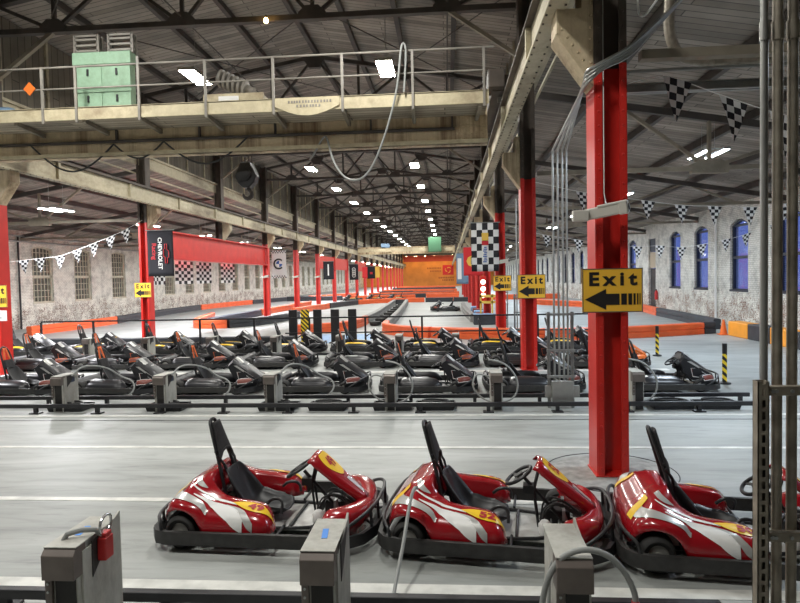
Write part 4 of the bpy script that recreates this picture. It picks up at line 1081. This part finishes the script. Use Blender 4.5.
for src, y, xs, nm, look in rows:
    for i, x in enumerate(xs):
        lab = 'black kart %s in the %s dark row, %s from the left' % (look, nm, ORD[i])
        loc = (x+rj.uniform(-.03, .03), y+rj.uniform(-.06, .06), 0); rz = D(rj.uniform(-5, 4))
        if i == 0: src.location = loc; src.rotation_euler.z = rz; src['label'] = lab
        else: cached_dup(src, loc, rz, lab)
cached_dup(kb_, (-.2, 42.2, 0), D(186), 'lone black kart out on the pale track in mid distance')
for i, (x, y) in enumerate(((-9.9, 64.), (-7.6, 64.6), (-5.3, 64.2))):
    cached_dup(kc, (x, y, 0), D(170+i*8), 'tiny distant kart behind the orange track barrier, %s from the left' % ORD[i])

# ------------------------------------------------------------------ charging boxes
def charge_box(x, y, lab, group, src={}, plug=False, tape=1):
    if group in src and not plug: return cached_dup(src[group], (x, y, 0), 0, lab)
    t = thing('charging_box', lab, 'charging box', (x, y, 0), 0, group)
    if not plug: src[group] = t
    b = MB().prism([(-.09, -.20, .0), (-.09, .26, 0), (-.09, .26, .738), (-.09, -.10, .735), (-.09, -.20, .70)], (.18, 0, 0))
    b.build('body', M['box'], t, bevel=.004)
    MB().prism([(-.1, -.25, .56), (-.1, -.12, .56), (-.1, -.12, .742), (-.1, -.215, .742), (-.1, -.25, .705)], (.2, 0, 0)).build('hood', M['boxbrown'], t, bevel=.004)
    MB().prism([(-.1, -.222, .744), (-.1, .26, .742), (-.1, .26, .748), (-.1, -.222, .75)], (.2, 0, 0)).build('top_plate', M['box'], t)
    MB().box(-.045, .082, -.205, -.20, .02, .555).build('front_recess', M['dark'], t)
    s = MB().box(-.098, -.055, -.225, -.20, .30, .555).build('mounting_strip', M['boxbrown'], t, bevel=.003)
    m = MB()
    for z in (.34, .41, .48, .53): m.cyl((-.077, -.232, z), (-.077, -.224, z), .008, 8)
    m.build('bolt', M['steel'], s)
    MB().box(.09, .104, -.16, .27, .0, .70).prism([(.09, -.02, .70), (.09, .27, .70), (.09, .27, .785), (.09, .22, .765), (.09, .1, .745)], (.014, 0, 0)).build('side_plate', M['box'], t)
    n = MB().prism([(.106, -.07, .725), (.106, .16, .738), (.106, .05, .60), (.106, -.07, .50)], (.004, 0, 0)); n.build('socket_recess', M['dark'], t)
    o = MB().box(-.02, .016, -.07, .07, .0, .003).build('tape_strip', M['blue'], t)
    o.location = (0, .02, .7495); o.rotation_euler = (0, 0, .12)
    if tape == 0: bpy.data.objects.remove(o)
    if group != GA: MB().box(.105, .108, .02, .16, .58, .68).build('display', M['bar_nv'], t); t.scale = (1, 1, .87)
    return t
GA = 'charging boxes by the near guide rail'; GB = 'charging boxes before the nearest dark karts'; GC = 'charging boxes between the farther dark karts'
bx1 = charge_box(-2.315, 3.66, 'grey charging box with a red plug and steel handle on its side', GA, plug=True)
charge_box(-.77, 3.66, 'grey charging box with blue tape, in front of kart 49', GA, plug=True)
charge_box(.665, 3.62, 'grey charging box with a thick grey cable looped over it', GA, plug=True, tape=0)
for i, x in enumerate((-7.05, -5.15, -3.15, -1.03, .80, 3.15)):
    charge_box(x, 10.80, 'grey charging box before the nearest dark karts, %s from the left' % ORD[i], GB, tape=0)
for i, x in enumerate((-10.95, -9.1, -7.1, -5.15, -3.2, -1.45, .2)):
    charge_box(x, 18.1, 'grey charging box before the farthest dark karts, %s from the left' % ORD[i], GC, tape=0)
pg = thing('charging_plug', 'red charging plug with steel handle hanging on the leftmost near box', 'plug', (-2.18, 3.69, .575)); pg.scale = (.85, .95, .95)
MB().box(-.03, .035, -.05, .05, .0, .15).box(-.025, .03, -.04, .04, .15, .18).build('plug_body', M['redplug'], pg, bevel=.008)
MB().tube([(0, -.05, .17), (0, -.055, .27), (0, .07, .285), (0, .085, .2), (0, .03, .16)], .010, 8, closed=True, smooth=2).build('handle', M['chrome'], pg, smooth=True)
MB().tube([(0, -.02, .16), (-.03, -.06, .215), (-.10, -.12, .235), (-.19, -.14, .215), (-.215, -.15, .17)], [.018]*4+[.02], 8).build('cable_tail', M['cable'], pg, smooth=True)
cl_ = thing('charging_cable', 'thick grey cable arching over the rightmost near box to a red plug', 'cable', (.665, 3.5, 0))
MB().tube([(-.18, -.05, .2), (-.175, -.05, .45), (-.14, -.08, .64), (-.06, -.09, .76), (.06, -.09, .80), (.18, -.09, .77), (.27, -.09, .68), (.325, -.09, .56), (.33, -.09, .50)], .017, 10, smooth=3).build('cable', M['cable'], cl_, smooth=True)
MB().tube([(-.105, .1, .1), (-.11, .1, .55), (-.08, .1, .66), (-.06, -.06, .69)], .010, 8, smooth=2).build('lead', M['cable'], cl_, smooth=True)
MB().box(.30, .36, -.13, -.06, .38, .48).box(.31, .35, -.12, -.07, .48, .51).build('plug_body', M['redplug'], cl_, bevel=.006)
cable('charging_cable', [(-.27, 4.92, .61), (-.30, 4.86, .63), (-.33, 4.72, .52), (-.36, 4.5, .33), (-.40, 4.3, .17), (-.42, 4.05, .03), (-.4, 3.8, .02)], .014, M['cable'], 'grey cable draped from the rear of kart 52 to the floor', 'cable', smooth=2)
for i, (x, s) in enumerate(((-7.05, 1), (-5.15, 1), (-3.15, .7), (-1.03, -.5), (.80, 1.), (3.15, -.6))):
    cable('charging_cable', [(x+.12, 10.85, .62), (x+.25, 11.0, .80), (x+.35+.2*s, 11.3, .72), (x+.7, 11.5, .50), (x+.95, 11.5, .42), (x+1.0, 11.45, .25), (x+.85, 11.4, .1)] if i < 3 else
          [(x-.1, 10.85, .55), (x-.35, 10.85, .62), (x-.42, 10.8, .35), (x-.15, 10.8, .1), (x+.3, 10.8, .12), (x+.42, 10.82, .45), (x+.2, 10.85, .78), (x-.1, 10.9, .84)],
          .016, M['cable'], 'grey charging cable looping from the box before the nearest dark karts, %s from the left' % ORD[i], 'cable', 'cables of the charging boxes')

# ------------------------------------------------------------------ track barriers
def barrier_prof(h, w=.14):
    return [(-w, .0), (w, .0), (w, h*.42), (w*.78, h*.46), (w*.78, h*.52), (w, h*.56), (w, h*.92), (w*.7, h), (-w*.7, h), (-w, h*.92), (-w, h*.56), (-w*.78, h*.52), (-w*.78, h*.46), (-w, h*.42)]
def barrier(path, m, lab, h=.42, w=.14, sm=2):
    P = [V((p[0], p[1])) for p in path]
    for _ in range(sm if len(P) > 2 else 0):
        Q = [P[0]]
        for a, b in zip(P, P[1:]): Q += [a*.75+b*.25, a*.25+b*.75]
        P = Q+[P[-1]]
    tag(MB().sweep(barrier_prof(h, w), [(p.x, p.y) for p in P]).build('track_barrier', M[m], smooth=True, angle=30), lab, 'barrier', 'track barriers')
B = barrier
B([(-19.2, 27), (-18.9, 30.5), (-19.1, 34.2)], 'bar_or', 'orange track barrier curving along the left brick wall, nearest part')
B([(-19.1, 34.3), (-20, 40), (-20.4, 49.5)], 'bar_bk', 'black track barrier along the left brick wall after the first orange part')
B([(-20.4, 49.7), (-20.1, 55), (-19.4, 60)], 'bar_or', 'orange track barrier along the left wall behind the chequered flags')
B([(-19.4, 60.2), (-18.2, 66), (-16.5, 72)], 'bar_bk', 'black track barrier far along the left wall')
B([(-16.4, 72.2), (-14, 78), (-12.2, 84)], 'bar_or', 'orange track barrier at the far end of the left wall')
B([(-14.4, 37), (-13.3, 32), (-12.7, 30.2), (-11.9, 29.6), (-10.9, 29.8)], 'bar_or', 'rounded orange barrier nose left of the second left column')
B([(-10.85, 29.85), (-9.7, 31.3), (-9.25, 34), (-9.1, 37)], 'bar_bk', 'black barrier continuing from the rounded orange nose')
B([(-12.3, 30.8), (-12.5, 35), (-12.4, 40)], 'bar_nv', 'navy barrier inside the rounded orange nose')
B([(-12.4, 40.2), (-12.35, 48), (-12.25, 54.5)], 'bar_or', 'orange barrier passing behind the left columns')
B([(-10.4, 41), (-10.1, 45), (-9.5, 48.6)], 'bar_or', 'orange barrier right of the left columns, nearest part')
B([(-9.45, 48.8), (-8.9, 52), (-8.1, 54.8)], 'bar_bk', 'black barrier between orange ones in the middle left')
B([(-8.05, 55), (-6.8, 57.2), (-5., 58), (-2.2, 58)], 'bar_or', 'orange barrier across the back of the pale track')
B([(-2.1, 58), (0, 58), (2., 57.6)], 'bar_bk', 'black barrier across the back of the pale track')
B([(-4.7, 54), (-4.4, 44), (-4.2, 36), (-4.2, 31.5)], 'bar_gy', 'left grey wall of the long double track divider')
B([(-4.2, 31.3), (-4.3, 28.6), (-4.8, 26.8), (-6.6, 25.6)], 'bar_or', 'orange curl at the near left end of the double divider')
B([(-3.6, 54), (-3.1, 42), (-2.85, 34), (-2.75, 27.6)], 'bar_gy', 'right grey wall of the long double track divider')
tag(MB().box(-4.6, -3.7, 53.9, 54.3, 0, .42).build('track_barrier', M['bar_bk']), 'short black end piece of the double track divider', 'barrier', 'track barriers')
for i in range(9):
    y = 30+2.5*i
    tag(MB().lathe([(.12, 0), (.27, .03), (.29, .12), (.27, .2), (.14, .22)], 16).build('loose_tyre', M['rubber'], loc=(-3.55-.012*(y-30), y, 0), smooth=True), 'old tyre lying inside the double track divider, %s from the near end' % ORD[i], 'tyre', 'tyres inside the divider')
B([(-2.75, 27.5), (-2.7, 25.9), (-2., 24.6), (-.7, 23.6)], 'bar_or', 'curved orange barrier at the near end of the divider, facing the railing')
B([(-.6, 23.55), (1.2, 22.7), (3.4, 22.2)], 'bar_or', 'orange barrier behind the railing, right of the curved one')
B([(3.5, 22.2), (6.4, 22.5), (9.4, 23.85)], 'bar_or', 'long orange barrier behind the nearest Exit sign column')
tag(MB().sweep(barrier_prof(.44, .16), [(9.42, 23.87), (9.9, 24.1)]).build('track_barrier', M['bar_bk']), 'black end block of the long orange barrier beside the cone', 'barrier', 'track barriers')
B([(1.1, 46), (1.05, 41), (1.1, 36), (1.25, 31.4)], 'bar_gy', 'pale barrier bending along the right edge of the track')
for i, y in enumerate((33.2, 35.2, 37.2, 40.2)): tag(MB().box(-.3, .3, -.5, .5, 0, .38).build('track_block', M['bluefloor' if i % 2 else 'rust'], loc=(1.75, y, 0), bevel=.05), 'coloured block stored behind the right track edge, %s from the camera' % ORD[i], 'block', 'blocks by the right track edge')
B([(12.0, 41), (11.7, 38), (11.3, 34.4)], 'bar_or', 'orange barrier along the right brick wall below the door')
B([(11.3, 34.3), (11.05, 30), (10.7, 25.6)], 'bar_bk', 'black barrier along the right brick wall')
for i in range(9):
    y = 23.1-1.45*i; x = 10.25+.0*i
    tag(MB().box(-.22, .22, -.71, .71, 0, .52).build('barrier_block', M['bar_ye' if i % 2 == 0 else 'bar_bk'], loc=(x, y-.7, 0), bevel=.03), '%s barrier block by the right brick wall, %s from the cone' % ('amber' if i % 2 == 0 else 'black', ORD[i]), 'barrier', 'amber and black wall blocks')
B([(6, 52), (8.5, 46), (11.2, 42)], 'bar_or', 'orange barrier far down the right aisle')
for i, (y, x0, x1, m) in enumerate(((66.5, -11, -3.5, 'bar_or'), (70.5, -8.5, -2.5, 'bar_bk'), (69, -2.4, 1.2, 'bar_or'), (78, -10, 1.4, 'bar_or'), (82, -4.6, .8, 'bar_bk'), (86, -9.5, -4.8, 'bar_bk'), (66.5, -17.5, -11.4, 'bar_bk'), (61, 3, 10.8, 'bar_or'), (96, -10, 1.4, 'bar_or'), (112, -10, 1.4, 'bar_bk'), (130, -10.5, 1.6, 'bar_or'))):
    B([(x0, y), (x1, y)], m, '%s barrier across the distant track, %s from the camera' % ('orange' if m == 'bar_or' else 'black', ORD[i]), .5)
B([(-14.8, 21.5), (-10, 21.4), (-5.4, 21.4)], 'bar_bk', 'low black barrier along the foot of the safety railing', .34)
cn = thing('traffic_cone', 'orange traffic cone beside the first amber wall block', 'cone', (9.98, 23.35, 0))
MB().box(-.17, .17, -.17, .17, 0, .035).build('base', M['cone'], cn, bevel=.01); MB().lathe([(.13, .035), (.03, .55), (.0, .55)], 18).build('body', M['cone'], cn, smooth=True)
for (x, y, lab) in ((5.62, 13.1, 'black and yellow striped marker post behind the nearest dark kart row'), (5.75, 17.6, 'black and yellow striped marker post farther back in the right aisle')):
    t = thing('marker_post', lab, 'post', (x, y, 0), 0, 'striped marker posts')
    MB().lathe([(.12, 0), (.12, .03), (.05, .05)], 14).build('base', M['black'], t, smooth=True); MB().cyl((0, 0, .03), (0, 0, .82), .045, 14).build('striped_tube', M['hazard'], t, smooth=True)
    MB().cyl((0, 0, .62), (0, 0, .83), .047, 14).build('black_cap', M['black'], t, smooth=True)
for i, x in enumerate((-5.62, -5.18, -4.72, -4.08, -3.45)):
    t = thing('pad_post', 'tall black upright pad behind the railing, %s from the left%s' % (ORD[i], ', with yellow markings' if i == 1 else ''), 'post', (x, 22.1, 0), 0, 'tall black upright pads')
    MB().box(-.15, .15, -.06, .06, .04, 1.22).build('pad', M['hazard' if i == 1 else 'black'], t, bevel=.015); MB().box(-.2, .2, -.18, .18, 0, .04).build('base', M['black'], t)

# signal lamps and the blue platform near the fourth right hand column
sg = thing('signal_light', 'three round glowing signal lamps stacked on a red column', 'signal light', (1.74, 30.95, 0))
MB().box(-.16, .16, -.08, .12, 1.05, 2.3).build('housing', M['red'], sg, bevel=.02)
for z in (2.02, 1.68, 1.36): MB().lathe([(.0, .03), (.08, .025), (.115, 0), (.13, -.02)], 20, Matrix.Translation((0, -.085, z)) @ Matrix.Rotation(PI/2, 4, 'X')).build('signal_lamp', M['signal'], sg, smooth=True)
pf = thing('track_platform', 'low dark platform with a blue top behind the signal lamps', 'platform', (2.0, 30.15, 0))
MB().box(-.8, .8, -.6, .6, 0, .45).build('base', M['bar_bk'], pf, bevel=.03); MB().box(-.78, .78, -.58, .58, .45, .48).build('top', M['bluefloor'], pf)
yr = thing('yellow_guard', 'yellow guard rail standing on the blue topped platform', 'guard rail', (2.15, 30.55, .48))
for z in (.55, .85): MB().box(-.6, .6, -.03, .03, z-.06, z+.06).build('bar', M['banneryel'], yr)
for x in (-.56, 0, .56): MB().box(x-.04, x+.04, -.03, .03, 0, .95).build('post', M['banneryel'], yr)

# ------------------------------------------------------------------ signs
def exit_sign(x, y, lab, z=1.75, hs=1.):
    t = thing('exit_sign', lab, 'sign', (x, y, z), 0, 'yellow Exit signs on the columns'); t.scale = (1, 1, hs)
    w, h = .66, .57
    p = MB().box(-w/2, w/2, 0, .02, 0, h).build('plate', M['signyellow'], t, bevel=.004)
    b = MB()
    for a in ((-w/2, -w/2+.012, 0, h), (w/2-.012, w/2, 0, h), (-w/2, w/2, 0, .012), (-w/2, w/2, h-.012, h)): b.box(a[0], a[1], -.003, 0, a[2], a[3])
    b.build('border', M['boxbrown'], t)
    MB().text('Exit', .235, lambda u, v: (u, -.004, .425+v), bold=.009, spacing=1.45).build('lettering', M['signblack'], t, recalc=False)
    a = MB(); z = .17
    a.prism([(-.30, -.005, z), (-.07, -.005, z+.135), (-.07, -.005, z+.072), (.075, -.005, z+.072), (.075, -.005, z-.072), (-.07, -.005, z-.072), (-.07, -.005, z-.135)], (0, .004, 0))
    for x0, x1 in ((.095, .155), (.172, .212), (.228, .25), (.266, .28), (.294, .302)): a.box(x0, x1, -.005, -.001, z-.072, z+.072)
    a.build('arrow', M['signblack'], t)
    return t
exit_sign(1.825, 7.06, 'large yellow Exit sign with left arrow on the nearest column', 1.87, .86)
exit_sign(2.0, 15.06, 'yellow Exit sign with left arrow on the second right hand column')
exit_sign(2.0, 23.06, 'yellow Exit sign partly hidden by conduits on the third right hand column')
exit_sign(-11.72, 23.06, 'yellow Exit sign on the left column beside the black car banner')
exit_sign(-11.6, 15.06, 'yellow Exit sign cut off by the left edge of the picture')
nt = thing('paper_notice', 'white paper notice on the leftmost red column below its Exit sign', 'notice', (-11.6, 15.07, 1.4))
MB().box(-.26, .3, 0, .012, 0, .27).build('sheet', M['paper'], nt); MB().box(-.12, .12, -.004, 0, .16, .2).box(-.16, .16, -.004, 0, .07, .09).build('print', M['boxbrown'], nt)

def cctv(x, y, z, lab, s=1):
    t = thing('security_camera', lab, 'camera', (x, y, z), 0, 'white security cameras on the columns')
    mt = Matrix.Rotation(D(-9), 4, 'Y') @ Matrix.Rotation(D(-22*s), 4, 'Z')
    MB().box(-.20, .16, -.055, .055, -.06, .06, mtx=mt).build('body', M['camw'], t, bevel=.016)
    MB().box(-.06, .25, -.066, .066, .045, .075, mtx=mt).box(.15, .24, -.062, .062, -.07, .07, mtx=mt).build('sun_hood', M['camw'], t, bevel=.01)
    MB().box(.238, .25, -.05, .05, -.055, .055, mtx=mt).build('front_glass', M['steel'], t); MB().cyl(mt @ V((.245, 0, 0)), mt @ V((.262, 0, 0)), .036, 16).build('lens', M['black'], t, smooth=True)
    MB().box(-.34, -.17, -.04, .045, -.10, .015).tube([(-.30, .04, -.04), (-.26, .14, -.04)], .03, 8).build('mount_arm', M['camw'], t, bevel=.012)
    return t
cctv(1.70, 6.88, 2.975, 'white security camera on the nearest column above the Exit sign')
cctv(2.0, 22.9, 2.82, 'white security camera beside the big chequered banner', 1)
for i, y in enumerate((39.3, 47.3, 55.3)): cctv(-11.6, y-.4, 2.55, 'white security camera on a left column, %s along' % ORD[i])

# ------------------------------------------------------------------ banners and flags
def cloth(x0, z0, w, h, m, name='cloth', y=0, wave=.02, uv=None):
    mb = MB(); nu, nv = 12, 10
    mb.grid(lambda a, b: (x0+w*a, y+wave*math.sin(a*7+b*2)*(1-b), z0+h*b), nu, nv)
    if uv:
        for i in range(nu+1):
            for j in range(nv+1): mb.uv[i*(nv+1)+j] = (uv[0]*i/nu+1., uv[1]*j/nv)
    return mb
def banner(name, lab, x, y, z, w, h, m, uv=None, group='banners hung from the columns', rz=0):
    t = thing(name, lab, 'banner', (x, y, z), rz, group)
    cloth(0, 0, w, h, m, uv=uv).build('cloth', M[m], t, smooth=True, solid=.004, recalc=False)
    MB().cyl((-.06, 0, h+.015), (w+.05, 0, h+.015), .018, 8).build('pole', M['steel'], t, smooth=True)
    return t
b1 = banner('car_banner', 'black car brand banner with red cross emblem by the second left column', -11.42, 22.95, 2.55, 1.02, 1.74, 'banner')
def vert(cx, cz, y=-.03): return lambda u, v: (cx+v, y, cz-u)       # lettering that runs down the cloth
MB().text('CHEVROLET', .215, vert(.50, .87), bold=.006, spacing=1.02).build('lettering', M['white'], b1, recalc=False)
MB().text('Racing', .24, vert(.27, .95), bold=.004).build('script_lettering', M['logored'], b1, recalc=False)
bt = [(-.18, -.10), (-.18, -.02), (-.38, -.02), (-.38, .11), (-.16, .11), (-.10, .22), (.16, .22), (.16, .13), (.38, .13), (.38, 0), (.15, 0), (.11, -.10)]
MB().tube([V((.74+(v-.05)*.62, -.035, .86-u*.95)) for u, v in bt], .016, 6, closed=True).build('emblem', M['logored'], b1)

b2 = banner('white_banner', 'white banner with chequered hems and a round black and blue emblem', -11.2, 38.95, 2.45, .95, 1.74, 'bannerwhite')
for z in (.0, 1.58):
    m = MB().grid(lambda a, b: (.95*a, -.03, z+.16*b), 1, 1); m.uv = {0: (0, 0), 1: (0, 2), 2: (12, 0), 3: (12, 2)}; m.build('checker_hem', M['check'], b2, recalc=False)
m = MB().tube([(.47+.30*math.cos(a), -.04, .9+.30*math.sin(a)) for a in [PI/4+k*1.5*PI/16 for k in range(17)]], .05, 6); m.build('emblem_ring', M['signblack'], b2)
for q in range(4): MB().prism([(.50, -.042, .9)] + [(.50+.2*math.cos(q*PI/2+k*PI/12), -.042, .9+.2*math.sin(q*PI/2+k*PI/12)) for k in range(7)], (0, .008, 0)).build('emblem_quarter', M['logoblue' if q % 2 else 'white'], b2)
b3 = banner('black_banner', 'black banner with a white upright strip, third along the left columns', -11.1, 54.95, 2.3, .95, 1.6, 'banner')
MB().box(.40, .52, -.04, -.03, .35, 1.35).build('white_strip', M['white'], b3)
b4 = banner('ring_banner', 'black banner with four linked white rings', -10.0, 62.95, 2.2, .9, 1.6, 'banner')
for q in range(4): MB().tube([(.45+.16*math.cos(k*PI/12), -.04, .44+.21*q+.16*math.sin(k*PI/12)) for k in range(24)], .026, 6, closed=True).build('ring', M['white'], b4)
b5 = banner('dark_banner', 'small black banner with a faint red mark beyond the ringed one', -9.2, 70.95, 2.3, .9, 1.4, 'banner')
MB().box(.3, .6, -.04, -.03, .5, .75).build('mark', M['logored'], b5)
b6 = banner('red_banner', 'narrow red banner far along the left columns', -10.9, 78.9, 2.4, .7, 1.4, 'bannerred')
b7 = banner('yellow_banner', 'small yellow banner far along the left columns near the end wall', -9.9, 82.9, 2.4, .8, 1.5, 'banneryel')
b8 = banner('check_banner', 'big chequered banner with a coloured middle strip on the third right column', .88, 22.85, 2.48, 1.0, 1.76, 'check', uv=(5, 7))
MB().box(.38, .62, -.036, -.03, 1.12, 1.40).build('yellow_patch', M['banneryel'], b8)
MB().box(.38, .62, -.036, -.03, .95, 1.10).build('red_patch', M['logored'], b8)
MB().box(.38, .62, -.036, -.03, .28, .95).build('pale_patch', M['white'], b8)
m = MB(); x = 0
for q in range(9): m.box(.42+.02*(q % 3), .55+.02*(q % 2), -.042, -.036, .33+.065*q, .37+.065*q)
m.build('worn_print', M['logoblue'], b8)
b9 = banner('red_banner', 'red banner with a yellow shield behind the big chequered one', .80, 30.9, 2.35, .95, 1.4, 'bannerred')
MB().prism([(.42, -.04, .72), (.42, -.04, 1.0), (.22, -.04, .90), (.14, -.04, .72), (.22, -.04, .52), (.42, -.04, .42)], (0, .008, 0)).prism([(.42, -.04, .72), (.42, -.04, 1.), (.62, -.04, .90), (.7, -.04, .72), (.62, -.04, .52), (.42, -.04, .42)], (0, .008, 0)).build('shield', M['banneryel'], b9)
MB().box(.36, .48, -.046, -.04, .56, .9).build('shield_mark', M['signblack'], b9)
b10 = banner('blue_banner', 'dark banner with a pale blue face far along the right columns', .55, 38.9, 1.85, .75, 1.9, 'bannerblue')
MB().box(.08, .32, -.036, -.03, .3, 1.6).build('pale_strip', M['white'], b10)
# chequered flags hung under the red girder
for i, (y, w) in enumerate(((24.9, 1.15), (28.0, 1.95), (30.35, 1.9), (33.75, 2.15))):
    mb = MB(); nu, nv = 10, 6
    mb.grid(lambda a, b: (.02*math.sin(a*9), w*a, 1.05*b), nu, nv)
    for a in range(nu+1):
        for c in range(nv+1): mb.uv[a*(nv+1)+c] = (6*a/nu, 7*c/nv)
    tag(mb.build('checkered_flag', M['check'], loc=(-12.2 if i else -11.95, y-w/2, 2.22), recalc=False), 'chequered flag hung below the red girder, %s from the left' % ORD[i], 'flag', 'flags under the red girder')
wf = tag(MB().cyl((-12.2, 24, 3.3), (-12.2, 35.4, 3.3), .012, 6).build('flag_wire', M['steel']), 'thin wire carrying the chequered flags under the red girder', 'wire')

def pennants(pts, flags, lab, w=.40, h=.52, tilt=0.):
    """string through pts (catmull); flags = x positions along it"""
    t = thing('pennant_string', lab, 'bunting', pts[0], 0, 'strings of chequered pennants')
    rel = [tuple(a-b for a, b in zip(p, pts[0])) for p in pts]
    MB().tube([catmull(rel, k/40) for k in range(41)], .006, 5).build('string', M['white'], t)
    for fx in flags:
        f = min((k/400 for k in range(401)), key=lambda k: abs(catmull(rel, k)[0]+pts[0][0]-fx))
        c = V(catmull(rel, f)); d = (V(catmull(rel, min(1, f+.01)))-V(catmull(rel, max(0, f-.01)))).normalized()
        mb = MB(); n = 8
        for j in range(n+1):
            v = j/n
            for k in range(n+1):
                u = (k/n-.5)*(1-v*.97)
                mb.v.append(c+d*(u*w)+V((0, tilt+.02*math.sin(v*4+f*20), -h*v-.005))); mb.uv[j*(n+1)+k] = (u*4+2, v*6)
        for j in range(n):
            for k in range(n): mb.f.append([j*(n+1)+k, j*(n+1)+k+1, (j+1)*(n+1)+k+1, (j+1)*(n+1)+k]); mb.m.append(0)
        mb.build('pennant', M['check'], t, recalc=False)
    return t
def PT(y, *xz): return [(x, y, z) for x, z in xz]
pennants(PT(7.5, (2.1, 4.5), (2.55, 4.57), (3.19, 4.33), (3.81, 4.1), (4.6, 3.9), (6.5, 3.7)), [2.68, 3.32, 3.88, 4.7], 'string of large chequered pennants nearest the camera at upper right', .34, .48)
pennants(PT(15.5, (2.1, 4.6), (3.32, 4.30), (4.86, 4.04), (5.66, 3.92), (6.4, 3.87), (7.21, 3.83), (7.99, 3.87), (10.5, 4.3), (12.1, 4.7)), [3.32, 4.86, 5.66, 6.42, 7.24, 8.0, 9.4, 10.4], 'string of chequered pennants across the right aisle above the windows', .33, .44)
pennants(PT(21.5, (2.1, 4.0), (3.16, 3.7), (4.36, 3.48), (5.4, 3.3), (6.38, 3.2), (7.13, 3.21), (7.81, 3.14), (8.5, 3.22), (9.27, 3.37), (9.88, 3.52), (12.1, 4.3)), [2.6, 3.4, 4.45, 5.0, 6.4, 7.13, 7.82, 8.5, 9.27, 9.9, 10.8], 'lower string of small chequered pennants farther back in the right aisle', .32, .42)
pennants(PT(21., (-16.6, 3.1), (-15.54, 3.15), (-14.4, 3.25), (-13.66, 3.32), (-12.99, 3.53), (-12.39, 3.73), (-11.76, 3.96), (-11.2, 4.19), (-10.6, 4.5)), [-16.2, -15.0, -14.4, -13.66, -13.0, -12.4, -11.77, -11.2], 'string of chequered pennants rising before the left brick wall windows', .40, .48)

# ------------------------------------------------------------------ world and camera
w = bpy.data.worlds.new('twilight'); scene.world = w; w.use_nodes = True
bg = w.node_tree.nodes['Background']; bg.inputs[0].default_value = (.10, .145, .36, 1); bg.inputs[1].default_value = .55

cam = bpy.data.cameras.new('camera'); co = bpy.data.objects.new('camera', cam); COL.objects.link(co)
cam.sensor_width = 36; cam.lens = 620/800*36; cam.clip_end = 300; cam.clip_start = .05
yaw, pitch, roll = 48/620, 23.5/620, .020
fw = V((-math.sin(yaw)*math.cos(pitch), math.cos(yaw)*math.cos(pitch), -math.sin(pitch)))
rt = V((math.cos(yaw), math.sin(yaw), 0)); upv = rt.cross(fw)
r2 = rt*math.cos(roll)-upv*math.sin(roll); u2 = rt*math.sin(roll)+upv*math.cos(roll)
co.matrix_world = Matrix(((r2.x, u2.x, -fw.x, 0), (r2.y, u2.y, -fw.y, 0), (r2.z, u2.z, -fw.z, 2.3), (0, 0, 0, 1)))
scene.camera = co

scene.view_settings.view_transform = 'Standard'
scene.view_settings.look = 'None'
scene.view_settings.gamma = 1
scene.view_settings.use_curve_mapping = False
scene.view_settings.exposure = 1.42
scene.cycles.use_denoising = True
scene.cycles.max_bounces = 6
scene.cycles.diffuse_bounces = 4
scene.cycles.glossy_bounces = 3
scene.cycles.transparent_max_bounces = 8
scene.cycles.sample_clamp_indirect = 4
scene.cycles.use_adaptive_sampling = False
